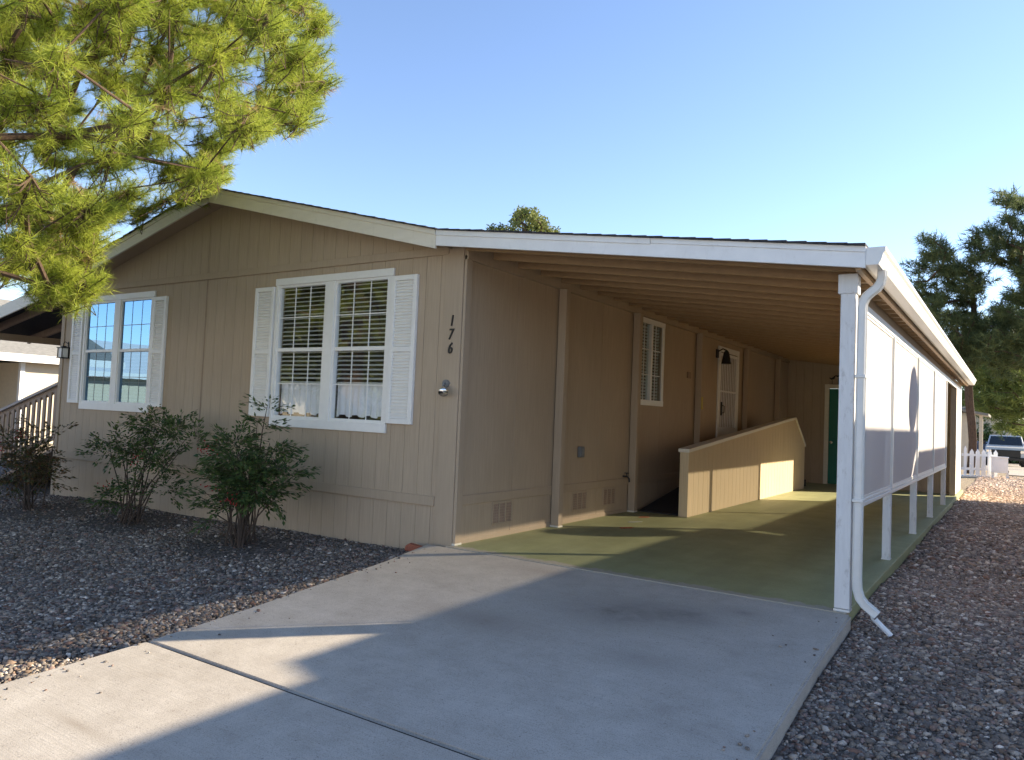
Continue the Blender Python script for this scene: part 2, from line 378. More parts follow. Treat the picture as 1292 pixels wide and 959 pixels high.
# gravel stones --------------------------------------------------------------
def gravel(name, pts, size, seed, tan=False):
    r = np.random.default_rng(seed); n = len(pts)
    t = (1+5**.5)/2
    V = np.array([(-1, t, 0), (1, t, 0), (-1, -t, 0), (1, -t, 0), (0, -1, t), (0, 1, t), (0, -1, -t), (0, 1, -t), (t, 0, -1), (t, 0, 1), (-t, 0, -1), (-t, 0, 1)], float); V /= np.linalg.norm(V[0])
    F = np.array([(0, 11, 5), (0, 5, 1), (0, 1, 7), (0, 7, 10), (0, 10, 11), (1, 5, 9), (5, 11, 4), (11, 10, 2), (10, 7, 6), (7, 1, 8), (3, 9, 4), (3, 4, 2), (3, 2, 6), (3, 6, 8), (3, 8, 9), (4, 9, 5), (2, 4, 11), (6, 2, 10), (8, 6, 7), (9, 8, 1)])
    s = size*np.clip(r.lognormal(0, .38, n), .45, 2.4)
    sc = np.stack([s*r.uniform(.8, 1.6, n), s*r.uniform(.6, 1.1, n), s*r.uniform(.4, .8, n)], 1)
    vv = V[None]*(1+r.uniform(-.40, .34, (n, 12, 1)))*sc[:, None]
    a = r.uniform(0, 2*PI, n); b = r.normal(0, .35, n)
    ca, sa, cb, sb = np.cos(a)[:, None], np.sin(a)[:, None], np.cos(b)[:, None], np.sin(b)[:, None]
    x, y, z = vv[..., 0], vv[..., 1], vv[..., 2]
    y, z = y*cb-z*sb, y*sb+z*cb; x, y = x*ca-y*sa, x*sa+y*ca
    P = np.stack([x, y, z], -1) + pts[:, None] + np.stack([0*s, 0*s, s*.25], 1)[:, None]
    pal = np.array([(.17, .16, .155), (.12, .115, .115), (.24, .22, .20), (.20, .155, .125), (.15, .10, .085), (.34, .31, .28), (.22, .17, .16), (.09, .085, .085), (.46, .44, .42)])
    pr = np.array([.20, .17, .16, .12, .08, .10, .07, .06, .04])
    ci = pal[r.choice(len(pal), n, p=pr)]*r.uniform(.65, 1.6, (n, 1))*np.array([1.12, 1.02, .92])
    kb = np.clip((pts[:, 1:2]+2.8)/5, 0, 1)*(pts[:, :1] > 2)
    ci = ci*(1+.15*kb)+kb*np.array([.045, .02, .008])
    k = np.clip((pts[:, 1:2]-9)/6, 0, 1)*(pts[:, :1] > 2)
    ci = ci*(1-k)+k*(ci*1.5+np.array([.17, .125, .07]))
    me = bpy.data.meshes.new(name); me.vertices.add(n*12); me.vertices.foreach_set('co', P.astype(np.float32).ravel())
    ff = (F[None]+np.arange(n)[:, None, None]*12).reshape(-1)
    me.loops.add(len(ff)); me.loops.foreach_set('vertex_index', ff.astype(np.int32))
    me.polygons.add(n*20); me.polygons.foreach_set('loop_start', np.arange(0, n*60, 3, dtype=np.int32))
    me.update(calc_edges=True)
    c4 = np.ones((n*12, 4), np.float32); c4[:, :3] = np.repeat(ci, 12, 0)
    me.color_attributes.new('tint', 'FLOAT_COLOR', 'POINT').data.foreach_set('color', c4.ravel())
    link(name, me, 'stone', kind='stuff', label='loose grey and brown landscaping gravel', category='gravel')
def scatter(x0, x1, y0, y1, dens, keep, seed):
    r = np.random.default_rng(seed); n = int((x1-x0)*(y1-y0)*dens)
    x = r.uniform(x0, x1, n); y = r.uniform(y0, y1, n); k = keep(x, y, r)
    x, y = x[k], y[k]; return np.stack([x, y, gz(x, y)], 1)
SHRUBS = [(-2.15, -.90), (-4.65, -.68), (-6.35, -1.0)]
def keep_left(x, y, r):
    k = (x < drive_left(y)-.012)
    d = np.min([np.hypot((x-a)/1.25, y-b) for a, b in SHRUBS], axis=0)
    bare = np.clip((.95-d)/.5, 0, .93); bare = np.maximum(bare, np.clip((.5+y+.0)/.5, 0, .75)*(x < -.6))
    k &= r.uniform(0, 1, len(x)) > bare
    pr = project(np.stack([x, y, gz(x, y)], 1)); return k & (pr[:, 2] > .3) & (pr[:, 0] > -420)
def keep_right(x, y, r):
    k = (x > np.where(y > -.085, 3.77, 3.81+.02*np.clip(-y-1, 0, 9)))
    pr = project(np.stack([x, y, gz(x, y)], 1))
    return k & (pr[:, 2] > .3) & (pr[:, 0] < 1480) & (pr[:, 1] < 1250)
near = scatter(3.75, 6.2, -5.2, 3.0, 4700, keep_right, 1)
mid_ = scatter(3.75, 6.8, 3.0, 26, 1250, keep_right, 2)
lft = scatter(-10.5, .3, -5.4, -.005, 2900, keep_left, 3)
r = np.random.default_rng(77); n = 110
sy = r.uniform(-4.6, -.2, n); e = r.exponential(.09, n)
sx_ = np.where(r.uniform(size=n) < .62, drive_left(sy)+.02+e, 3.76-e*.8)
spill = np.stack([sx_, sy, .055*sy+.002], 1)
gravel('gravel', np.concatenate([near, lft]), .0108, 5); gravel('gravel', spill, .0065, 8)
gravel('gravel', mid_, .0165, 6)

# ------------------------------------------------------------------ the house
home = thing('mobile_home', 'tan single storey mobile home with white shuttered front windows and the number 176', 'house')
XL = -8.22
W1 = (-7.47, -5.66, 1.27, 2.85); W2 = (-2.88, -1.03, 1.20, 2.845)
RIDGE = -4.05
def roof_top(x): return 4.20 - .2455*abs(x-RIDGE)
def siding(x0, x1, zlo, zhi, openings, step=.203, gap=.0042):
    mb = MB(); cuts = [x0]
    x = x0+step
    while x < x1-.03: cuts.append(x); x += step
    cuts.append(x1)
    for a, b in zip(cuts[:-1], cuts[1:]):
        g0 = a+(gap/2 if a > x0 else 0); g1 = b-(gap/2 if b < x1 else 0)
        xs_ = [g0, g1]
        for o in openings:
            for e in o[:2]:
                if g0 < e < g1: xs_.append(e)
        xs_ = sorted(xs_)
        for p, q in zip(xs_[:-1], xs_[1:]):
            if q-p < .002: continue
            c = (p+q)/2; spans = [(None, None)]
            for o in openings:
                if o[0] < c < o[1]: spans = [(None, o[2]), (o[3], None)]
            for lo, hi in spans:
                za0, za1 = (zlo(p), zlo(q)) if lo is None else (lo, lo)
                zb0, zb1 = (zhi(p), zhi(q)) if hi is None else (hi, hi)
                mb.prism([(p, za0), (q, za1), (q, zb1), (p, zb0)], 1, 0.0, .014)
    return mb
fw = siding(XL, -.245, lambda x: -.5, lambda x: roof_top(x)-.14, [W1, W2])
wallo = fw.build('front_wall', 'siding', home)
bk = MB()   # sheathing behind the boards, round the window openings
zt = lambda x: roof_top(x)-.15
for a, b, lo, hi in ((XL, W1[0], None, None), (W1[0], W1[1], None, W1[2]), (W1[0], W1[1], W1[3], None), (W1[1], RIDGE, None, None), (RIDGE, W2[0], None, None), (W2[0], W2[1], None, W2[2]), (W2[0], W2[1], W2[3], None), (W2[1], -.02, None, None)):
    z0 = -.5 if lo is None else lo
    if hi is None: bk.prism([(a, z0), (b, z0), (b, zt(b)), (a, zt(a))], 1, .0115, .09)
    else: bk.prism([(a, z0), (b, z0), (b, hi), (a, hi)], 1, .0115, .09)
bk.build('wall_sheathing', 'siding', home)
MB().box(-.247, 0, -.012, .09, -.5, 3.10).build('corner_board', 'trim_tan', home, bevel=.004)
MB().box(XL-.012, XL+.09, -.02, .09, -.5, 3.20).build('corner_board', 'trim_tan', home, bevel=.004)
MB().box(XL+.09, -.20, -.024, 0, 3.02, 3.105).build('trim_band', 'trim_tan', home, bevel=.003)
MB().box(XL+.09, -.249, -.024, 0, .375, .475).build('trim_band', 'trim_tan', home, bevel=.003)
MB().box(-4.43, -4.385, -.008, 0, .475, 3.02).box(-4.43, -4.385, -.008, 0, 3.105, 3.93).build('seam_batten', 'trim_tan', home, bevel=.002)
MB().box(-4.384, -4.374, -.003, .005, .476, 3.019).build('seam_gap', 'brown_wood', home)
# side wall towards the carport (plane x = 0) and rear
sw = MB()
ycuts = [.0, 1.064, 2.10, 3.2, 4.30]
SWIN = (4.46, 5.33, 1.68, 2.87)
def sidebox(y0, y1, z0, z1): sw.box(-.09, 0, y0+.003, y1-.003, z0, z1)
for a, b in ((.10, 1.064), (1.064, 2.05), (2.05, 3.2), (3.2, 4.25)): sidebox(a, b, -.4, 3.02)
sidebox(4.25, 4.46, -.4, 3.02); sidebox(4.46, 5.33, -.4, 1.68); sidebox(4.46, 5.33, 2.87, 3.02); sidebox(5.33, 6.95, -.4, 3.02)
sidebox(6.95, 8.2, -.4, 3.02); sidebox(8.2, 9.3, -.4, .70); sidebox(8.2, 9.3, 2.80, 3.02); sidebox(9.3, 11.4, -.4, 3.02); sidebox(11.4, 15.4, -.4, 3.02)
sw.build('side_wall', 'siding', home, bevel=.002)
MB().box(-.10, -.091, .09, 15.4, -.4, 3.0).build('wall_backing', 'interior', home)
MB().box(0, .012, .10, 15.0, .40, .50).build('trim_band', 'trim_tan', home, bevel=.003)
MB().box(0, .010, .10, 4.2, -.02, .05).build('base_trim', 'trim_tan', home, bevel=.003)
MB().box(XL, 0, 15.4, 15.5, -.4, 3.2).build('rear_wall', 'siding', home)
MB().box(XL, XL+.08, .09, 15.4, -.5, 3.1).build('side_wall', 'siding', home)
# vents in the skirting: frame with louvred slots
for yv in (.69, 2.50, 3.38):
    v = MB()
    v.box(0, .010, yv, yv+.40, .14, .155).box(0, .010, yv, yv+.40, .375, .39)
    for k in range(4): v.box(0, .010, yv+k*.127, yv+k*.127+.018, .155, .375)
    l_ = MB()
    for k in range(3):
        for j in range(7): l_.prism([(0.001, .165+j*.03), (.007, .160+j*.03), (.007, .164+j*.03), (.001, .185+j*.03)], 1, yv+.02+k*.127, yv+.125+k*.127)
    vo = v.build('skirting_vent', 'trim_tan', home); l_.build('vent_louvre', 'brown_wood', vo)
# roof of the house
TH = .035
def roof_slab(name, x0, x1, ztop, thick, y0, y1, mat, parent):
    mb = MB(); mb.prism([(x0, ztop(x0)-thick), (x1, ztop(x1)-thick), (x1, ztop(x1)), (x0, ztop(x0))], 1, y0, y1)
    return mb.build(name, mat, parent)
EAVE_L = -8.55
rd = MB().prism([(RIDGE, 4.165), (RIDGE, 4.145), (EAVE_L, roof_top(EAVE_L)-.055), (EAVE_L, roof_top(EAVE_L)-.035)], 1, -.27, 15.6)
rd.prism([(RIDGE, 4.165), (RIDGE, 4.145), (-.14, roof_top(-.14)-.055), (-.14, roof_top(-.14)-.035)], 1, -.27, 15.6)
rd.build('roof_deck', 'pan', home)
# shingles: overlapping courses with an uneven front edge
def shingles(xa, xb, ztop, y0, y1, seed, n=None):
    r = random.Random(seed); mb = MB(); L = abs(xb-xa); n = n or int(L/.142); s = 1 if xb > xa else -1
    for k in range(n):
        a = xa+s*L*k/n; b = xa+s*L*(k+1.25)/n if k < n-1 else xb+s*.012
        yf = y0-.008-r.uniform(0, .012)
        y = yf
        while y < y1:
            e = y+r.uniform(.28, .36) if y < y0+1.4 else y1
            h0 = .005+r.uniform(0, .002); h1 = .012+r.uniform(0, .004)
            za, zb = ztop(a), ztop(b)
            if abs(b-xa) > abs(xb-xa): b = xb+s*.012; zb = ztop(xb)
            mb.prism([(a, za-.004), (b, zb-.004), (b, zb+h1), (a, za+h0)], 1, y+.001, min(e, y1)-.001)
            y = e
    return mb
shingles(RIDGE, EAVE_L, lambda x: roof_top(x)-.03, -.325, 15.62, 1).build('shingles', 'shingle', home)
shingles(RIDGE, -.15, lambda x: roof_top(x)-.03, -.325, 15.62, 2).build('shingles', 'shingle', home)
MB().tube([(RIDGE, -.33, 4.185), (RIDGE, 15.62, 4.185)], .03, 6).build('ridge_cap', 'shingle', home)
def rake(x0, x1, name):
    mb = MB(); mb.prism([(x0, roof_top(x0)-.225), (x1, roof_top(x1)-.225), (x1, roof_top(x1)-.035), (x0, roof_top(x0)-.035)], 1, -.30, -.272)
    mb.prism([(x0, roof_top(x0)-.085), (x1, roof_top(x1)-.085), (x1, roof_top(x1)-.032), (x0, roof_top(x0)-.032)], 1, -.312, -.3005)
    return mb.build(name, 'fascia', home, bevel=.002)
rake(RIDGE, -.155, 'rake_fascia'); rake(EAVE_L, RIDGE-.002, 'rake_fascia')
MB().prism([(EAVE_L+.02, roof_top(EAVE_L)-.16), (RIDGE, 4.04), (-.16, roof_top(-.16)-.16), (-.16, roof_top(-.16)-.175), (RIDGE, 4.025), (EAVE_L+.02, roof_top(EAVE_L)-.175)], 1, -.271, .085).build('soffit', 'trim_tan', home)
MB().box(EAVE_L-.01, EAVE_L+.02, -.27, 15.6, roof_top(EAVE_L)-.22, roof_top(EAVE_L)-.04).build('eave_fascia', 'fascia', home)

# windows
def double_hung(name, x0, x1, z0, z1, glassm, grid, label, blinds, curtain):
    """front window seen from -y: two sash units side by side"""
    wobj = MB()
    wobj.box(x0-.055, x1+.07, -.030, -.001, z1, z1+.085)
    wobj.box(x0-.04, x1+.055, -.030, -.001, z0-.10, z0-.0)
    xm = (x0+x1)/2
    wobj.box(x0-.05, x0, -.024, -.001, z0, z1).box(x1, x1+.05, -.024, -.001, z0, z1).box(xm-.075, xm+.075, -.024, .05, z0, z1)
    W = wobj.build(name, 'white_trim', home, bevel=.003); W['label'] = label
    for a, b in ((x0, xm-.075), (xm+.075, x1)):
        zm = (z0+z1)/2+.02
        fr = MB()
        fr.box(a, a+.028, -.012, .05, z0, z1).box(b-.028, b, -.012, .05, z0, z1).box(a+.028, b-.028, -.012, .05, z1-.03, z1).box(a+.028, b-.028, -.012, .05, z0, z0+.035)
        fr.box(a+.028, b-.028, -.006, .045, zm-.022, zm+.022)
        fr.build('sash_frame', 'white_trim', W, bevel=.002)
        pn = MB()
        for (yy, u0, u1) in ((.011, zm+.022, z1-.03), (.027, z0+.035, zm-.022)):
            i = len(pn.v); pn.v += [(a+.028, yy, u0), (b-.028, yy, u0), (b-.028, yy, u1), (a+.028, yy, u1)]; pn.f.append((i, i+1, i+2, i+3))
        pn.build('pane', glassm, W)
        gr = MB(); ww = b-a-.056
        dy = .003
        for (u0, u1, yy) in ((zm+.022, z1-.03, .004), (z0+.035, zm-.022, .020)):
            for k in (1, 2): gr.box(a+.028+ww*k/3-.0065, a+.028+ww*k/3+.0065, yy, yy+.005, u0, u1)
            zc = (u0+u1)/2
            gr.box(a+.028, b-.028, yy-.001, yy+.004, zc-.0065, zc+.0065)
        if grid:
            gr.build('muntin', 'white_trim', W)
        else:
            gr = MB()
            for (u0, u1, yy) in ((zm+.022, z1-.03, .006), (z0+.035, zm-.022, .022)):
                for k in (1, 2): gr.box(a+.028+ww*k/3-.0022, a+.028+ww*k/3+.0022, yy, yy+.003, u0, u1)
                zc = (u0+u1)/2; gr.box(a+.028, b-.028, yy-.0012, yy+.0018, zc-.004, zc+.004)
            gr.build('muntin', 'rail_wood', W)
        bl = MB(); z = z1-.05; lowest = z0+.45 if curtain else z0+.05
        while z > lowest:
            bl.prism([(.040, z-.010), (.042, z-.012), (.080, z+.008), (.078, z+.010)], 0, a+.03, b-.03); z -= .052
        if blinds: bl.build('blind', 'blind', W)
        if curtain:
            cu = MB(); n = 44
            for j, zz in enumerate((z0+.05, z0+.36, z0+.40, z0+.46)):
                for k in range(n+1):
                    x = a+.02+(b-a-.04)*k/n
                    amp = .022 if j < 2 else (.008 if j == 2 else .02)
                    cu.v.append((x,   .085+amp*math.sin(k*1.15+.3*math.sin(k*.7+j))+.006*math.sin(k*2.9), zz+(.03*abs(math.sin(k*.28)) if j == 0 else 0)))
            for j in range(3):
                for k in range(n): i = j*(n+1)+k; cu.f.append((i, i+1, i+n+2, i+n+1))
            cu.build('curtain', 'curtain', W, smooth=True)
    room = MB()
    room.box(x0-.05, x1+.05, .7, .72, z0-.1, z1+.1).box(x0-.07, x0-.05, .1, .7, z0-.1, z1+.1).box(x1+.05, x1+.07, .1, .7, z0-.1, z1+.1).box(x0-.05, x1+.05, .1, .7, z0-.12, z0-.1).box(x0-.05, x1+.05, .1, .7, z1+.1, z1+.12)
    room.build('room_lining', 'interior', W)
    return W
double_hung('front_window', *W1, 'glass_sky_tint', False, 'left front window with mirror-like panes tinted blue for the reflected sky', True, False)
double_hung('front_window', *W2, 'glass', True, 'right front window with white grid, blinds and short curtains', True, True)
def shutter(x0, x1, z0, z1, label):
    s = MB(); f = .055; y0, y1 = -.042, -.002; zm = z0+(z1-z0)*.50
    s.box(x0, x0+f, y0, y1, z0, z1).box(x1-f, x1, y0, y1, z0, z1).box(x0+f, x1-f, y0, y1, z0, z0+f).box(x0+f, x1-f, y0, y1, z1-f, z1).box(x0+f, x1-f, y0, y1, zm-f/2, zm+f/2)
    s.box(x0+f, x1-f, -.012, y1, z0+f, z1-f)
    o = s.build('shutter', 'white_trim', home, bevel=.003); o['label'] = label
    l = MB()
    for a, b in ((z0+f, zm-f/2), (zm+f/2, z1-f)):
        n = int((b-a)/.034)
        for k in range(n):
            z = a+(b-a)*(k+.1)/n
            l.prism([(-.012, z), (-.036, z), (-.034, z+.006), (-.012, z+.03)], 0, x0+f, x1-f)
    l.build('louvre', 'white_trim', o)
shutter(-7.86, -7.535, 1.26, 2.84, 'left shutter of the left window'); shutter(-5.60, -5.27, 1.26, 2.84, 'right shutter of the left window')
shutter(-3.31, -2.945, 1.21, 2.835, 'left shutter of the right window'); shutter(-.965, -.60, 1.21, 2.835, 'right shutter of the right window')
# side window (in the carport)
y0, y1, z0, z1 = SWIN
f = MB(); f.box(.001, .03, y0-.05, y1+.05, z1-.005, z1+.075).box(.001, .03, y0-.05, y1+.05, z0-.085, z0).box(.001, .025, y0-.05, y0+.02, z0, z1-.005).box(.001, .025, y1-.02, y1+.05, z0, z1-.005)
f.box(-.06, .02, (y0+y1)/2-.03, (y0+y1)/2+.03, z0, z1-.005)
swd = f.build('side_window', 'white_trim', home, bevel=.002)
MB().box(-.03, -.026, y0, y1, z0, z1).build('pane', 'glass_dim', swd)
g = MB()
for a, b in ((y0+.02, (y0+y1)/2-.03), ((y0+y1)/2+.03, y1-.02)):
    g.box(-.024, -.016, (a+b)/2-.007, (a+b)/2+.007, z0, z1)
    for k in (1, 2): zc = z0+(z1-z0)*k/3; g.box(-.025, -.017, a, b, zc-.007, zc+.007)
g.build('muntin', 'white_trim', swd)
g = MB(); z = z0+.04
while z < z1-.03: g.prism([(-.075, z-.01), (-.073, z-.012), (-.045, z+.011), (-.047, z+.013)], 1, y0+.01, y1-.01); z += .05
g.build('blind', 'blind', swd)
# entry door with barred security door
d = MB(); d.box(.001, .03, 8.10, 8.215, .62, 2.86).box(.001, .03, 9.285, 9.38, .62, 2.86).box(.001, .03, 8.215, 9.285, 2.76, 2.86)
dr = d.build('entry_door', 'white_trim', home, bevel=.003)
MB().box(-.06, -.02, 8.215, 9.285, .68, 2.76).build('door_panel', 'brown_wood', dr)
g = MB()
g.box(-.012, .02, 8.22, 8.27, .7, 2.74).box(-.012, .02, 9.23, 9.28, .7, 2.74).box(-.012, .02, 8.27, 9.23, .7, .76).box(-.012, .02, 8.27, 9.23, 2.69, 2.74).box(-.012, .02, 8.27, 9.23, 1.98, 2.01).box(-.012, .02, 8.27, 9.23, 1.25, 1.29)
for k in range(1, 9): yy = 8.27+.96*k/9; g.box(-.004, .012, yy-.011, yy+.011, .76, 2.69)
g.box(-.006, .008, 8.27, 9.23, .76, 1.25)
sdoor = g.build('security_door', 'white_trim', dr)
MB().box(.02, .045, 8.285, 8.335, 1.52, 1.78).tube([(.03, 8.31, 1.72), (.085, 8.31, 1.70), (.085, 8.31, 1.58), (.03, 8.31, 1.56)], .011, 8).build('door_handle', 'black', dr)
# lamp beside the door
l = MB(); l.box(.0, .03, 7.98, 8.08, 2.62, 2.78); l.tube([(.03, 8.03, 2.74), (.12, 8.03, 2.79), (.19, 8.03, 2.76)], .012, 8)
l.tube([(.19, 8.03, 2.76), (.19, 8.03, 2.72), (.19, 8.03, 2.60), (.19, 8.03, 2.50)], [.02, .05, .075, .095], 12)
l.build('door_lamp', 'black', home)
MB().box(0, .03, 6.48, 6.62, 2.13, 2.24).build('junction_box', 'brown_wood', home, bevel=.006)
MB().box(.001, .05, 2.60, 2.71, .84, .98).box(.05, .062, 2.615, 2.695, .855, .965).build('outlet_cover', 'grey_plastic', home, bevel=.008)
hb = MB(); hb.tube([(0, 4.02, .53), (.07, 4.02, .53), (.10, 4.02, .50), (.105, 4.02, .45)], .013, 8); hb.tube([(.06, 4.02, .53), (.06, 4.02, .575)], .008, 6); hb.tube([(.06, 4.02, .575), (.06, 4.02, .585)], .035, 10)
hb.build('hose_tap', 'black', home)
# spotlight and numbers at the right front corner
s = MB(); s.tube([(-.155, -.012, 1.655), (-.155, -.035, 1.655)], .042, 14); s.tube([(-.155, -.03, 1.655), (-.15, -.075, 1.64), (-.14, -.085, 1.615)], .012, 8)
spot = s.build('spotlight', 'grey_plastic', home, smooth=False)
s = MB(); s.tube([(-.14, -.07, 1.62), (-.125, -.09, 1.60), (-.105, -.12, 1.57), (-.095, -.135, 1.555)], [.018, .032, .05, .052], 14); s.build('spotlight_shade', 'chrome', spot, smooth=True)
def number(ch, x, z, h):
    cu = bpy.data.curves.new('house_number', 'FONT'); cu.body = ch; cu.size = h*1.40; cu.extrude = .006; cu.shear = .18; cu.align_x = 'CENTER'; cu.offset = .0012
    to = bpy.data.objects.new('house_number_text', cu); COL.objects.link(to)
    me = bpy.data.meshes.new_from_object(to.evaluated_get(bpy.context.evaluated_depsgraph_get()))
    bpy.data.objects.remove(to)
    me.transform(Matrix.Translation((x, -.022, z)) @ Matrix.Rotation(PI/2, 4, 'X') @ Matrix.Diagonal((.78, 1, 1, 1)))
    o = link('house_number', me, 'black', home); o['label'] = 'black numeral %s' % ch
    return o
number('1', -.118, 2.260, .115); number('7', -.126, 2.118, .115); number('6', -.126, 1.972, .115)

# ------------------------------------------------------------------ carport
cp = thing('carport', 'attached carport with white screen panels, ribbed tan ceiling and white front post', 'carport', (3.7, 0, 0))
LC = (3.7, 0, 0)
def cbuild(mb, name, mat, **k): return rooted(mb, LC).build(name, mat, cp, **k)
XA, XB = -.15, 3.86
def cz(x): return 3.240 - (3.240-2.715)*(x-XA)/(XB-XA)
YE = 15.2
mb = MB().prism([(XA+.01, cz(XA)-.055), (XB, cz(XB)-.055), (XB, cz(XB)-.03), (XA+.01, cz(XA)-.03)], 1, -.27, YE); cbuild(mb, 'roof_deck', 'shaded_deck')
cbuild(shingles(XA, XB, lambda x: cz(x)-.03, -.325, YE, 3), 'shingles', 'shingle')
# rafters under the deck
lo = lambda x: cz(x)-.182
y = -.06
while y < 13.45:
    mb = MB().prism([(.052, lo(.052)), (3.83, lo(3.83)), (3.83, cz(3.83)-.056), (.052, cz(.052)-.056)], 1, y, y+.045); cbuild(mb, 'rafter', 'pan', bevel=.003)
    y += .495
# front fascia board with a drip strip
mb = MB().prism([(XA, cz(XA)-.19), (XB+.01, cz(XB)-.19), (XB+.01, cz(XB)-.03), (XA, cz(XA)-.03)], 1, -.30, -.272)
mb.prism([(XA+.003, cz(XA)-.085), (2.2, cz(2.2)-.085), (2.2, cz(2.2)-.031), (XA+.003, cz(XA)-.031)], 1, -.314, -.3005)
mb.prism([(2.204, cz(2.204)-.076), (XB+.012, cz(XB+.012)-.076), (XB+.012, cz(XB+.012)-.031), (2.204, cz(2.204)-.031)], 1, -.311, -.3005)
cbuild(mb, 'front_fascia', 'white', bevel=.002)
# ledger along the house wall, header above the screens, eave trim
mb = MB().box(.001, .05, .0, 13.498, 2.955, 3.16); cbuild(mb, 'ledger', 'trim_tan')
mb = MB().box(3.655, 3.70, .03, 15.1, 2.365, 2.445); cbuild(mb, 'header', 'white', bevel=.003)
mb = MB().box(3.66, 3.695, .03, 15.1, 2.447, 2.53); cbuild(mb, 'frieze_board', 'trim_tan')
mb = MB().box(3.80, 3.835, -.27, YE, 2.515, 2.565); cbuild(mb, 'eave_trim', 'pan')
y = .0
while y < YE-.1: cbuild(MB().box(3.701, 3.80, y, y+.035, 2.525, 2.56), 'rafter_tail', 'pan'); y += .30
mb = MB().box(3.846, 3.868, -.27, YE, 2.55, 2.69); cbuild(mb, 'eave_fascia', 'fascia')
# K-style gutter
gp = [(3.872, 2.545), (3.955, 2.545), (3.975, 2.585), (3.985, 2.625), (4.000, 2.645), (4.000, 2.672), (3.992, 2.672), (3.990, 2.650), (3.966, 2.588), (3.948, 2.552), (3.879, 2.552), (3.879, 2.672), (3.872, 2.672)]
mb = MB(); mb.prism(gp, 1, -.29, YE+.02); go = cbuild(mb, 'gutter', 'metal_white', bevel=0)
mb = MB().prism([(3.872, 2.545), (3.955, 2.545), (3.975, 2.585), (3.985, 2.625), (4.0, 2.645), (4.0, 2.672), (3.872, 2.672)], 1, -.298, -.2902); cbuild(mb, 'gutter_end', 'metal_white'); mb = MB().prism([(3.872, 2.545), (3.955, 2.545), (3.975, 2.585), (3.985, 2.625), (4.0, 2.645), (4.0, 2.672), (3.872, 2.672)], 1, YE+.0202, YE+.028)
cbuild(mb, 'gutter_end', 'metal_white')
# posts
def post(y, name='post', front=False):
    mb = MB(); mb.box(3.665, 3.768, y-.05, y+.05, .018, 2.37 if front else 2.364)
    mb2 = MB()
    if front:
        mb = MB(); mb.box(3.663, 3.770, y-.05, y+.05, .022, 2.40)
    o = cbuild(mb, name, 'weathered_white', bevel=.004)
    mb = MB().box(3.66, 3.772, y-.053, y+.053, .002, .018)
    rooted(mb, LC).build('base_plate', 'metal_white', o)
    return o
po = post(0, front=True)
mb = MB().box(3.645, 3.785, -.062, .062, 2.385, 2.535); rooted(mb, LC).build('post_cap', 'weathered_white', po, bevel=.004)
MULL = [0.055, 2.78, 5.30, 7.76, 10.42]
for y in MULL[1:]:
    mb = MB().box(3.62, 3.695, y-.06, y+.05, .012, .70); 
    o = cbuild(mb, 'post', 'weathered_white', bevel=.003)
    mb = MB().box(3.63, 3.66, y-.03, y+.03, .70, 2.36); rooted(mb, LC).build('post_core', 'white', o)
    rooted(MB().box(3.615, 3.70, y-.064, y+.054, .003, .012), LC).build('base_plate', 'metal_white', o)
for y in MULL[1:]:
    mb = MB().box(3.664, 3.706, y-.028, y+.028, .702, 2.364); cbuild(mb, 'mullion', 'metal_white', bevel=.003)
mb = MB().box(3.660, 3.704, .055, 10.45, .70, .735).box(3.664, 3.698, .055, 10.45, .737, .765); cbuild(mb, 'bottom_rail', 'metal_white', bevel=.003)
for a, b in zip(MULL[:-1], MULL[1:]):
    mb = MB(); y0, y1 = a+.03, b-.03
    mb.box(3.676, 3.692, y0, y0+.02, .767, 2.362).box(3.676, 3.692, y1-.02, y1, .767, 2.362).box(3.676, 3.692, y0+.02, y1-.02, .767, .787).box(3.676, 3.692, y0+.02, y1-.02, 2.342, 2.362)
    o = cbuild(mb, 'screen_panel', 'metal_white')
    n = 24; cu = MB()
    for j in range(9):
        for k in range(n+1):
            yy = y0+.02+(y1-y0-.04)*k/n; zz = .787+1.555*j/8
            cu.v.append((3.684+.0015*math.sin(k*1.3+j), yy, zz))
    for j in range(8):
        for k in range(n): i = j*(n+1)+k; cu.f.append((i, i+1, i+n+2, i+n+1))
    rooted(cu, LC).build('screen_fabric', 'screen', o, smooth=True)
# downspout
def rect_tube(path, wx, wy):
    mb = MB(); pts = [Vector(p) for p in path]; n = len(pts)
    for k, p in enumerate(pts):
        d = (pts[min(k+1, n-1)]-pts[max(k-1, 0)]).normalized(); yv = Vector((0, 1, 0)); xv = yv.cross(d).normalized()
        c = .25
        prof = []
        for sx, sy in ((-1, -1), (1, -1), (1, 1), (-1, 1)):
            prof += [(sx*wx*.5*(1-c if (sx*sy > 0) else 1), sy*wy*.5*(1 if (sx*sy > 0) else 1-c)), (sx*wx*.5*(1 if (sx*sy > 0) else 1-c), sy*wy*.5*(1-c if (sx*sy > 0) else 1))]
        for a, b in prof: mb.v.append(tuple(p+xv*a+yv*b))
    for k in range(n-1):
        for j in range(8): a = k*8+j; b = k*8+(j+1) % 8; mb.f.append((a, b, b+8, a+8))
    return mb
yd = -.03
def arc(c, r, a0, a1, n=7): return [(c[0]+r*math.cos(math.radians(a0+(a1-a0)*k/n)), yd, c[1]+r*math.sin(math.radians(a0+(a1-a0)*k/n))) for k in range(n+1)]
path = [(3.945, yd, 2.55)] + [(3.945, yd, 2.50)] + [(3.935, yd, 2.455), (3.912, yd, 2.42), (3.868, yd, 2.385), (3.838, yd, 2.355), (3.820, yd, 2.315), (3.815, yd, 2.27), (3.815, yd, 1.2), (3.815, yd, .26), (3.820, yd, .18), (3.838, yd, .118), (3.872, yd, .075), (3.955, yd, .012)]
mb = rect_tube(path, .062, .075); dso = cbuild(mb, 'downspout', 'metal_white', smooth=False)
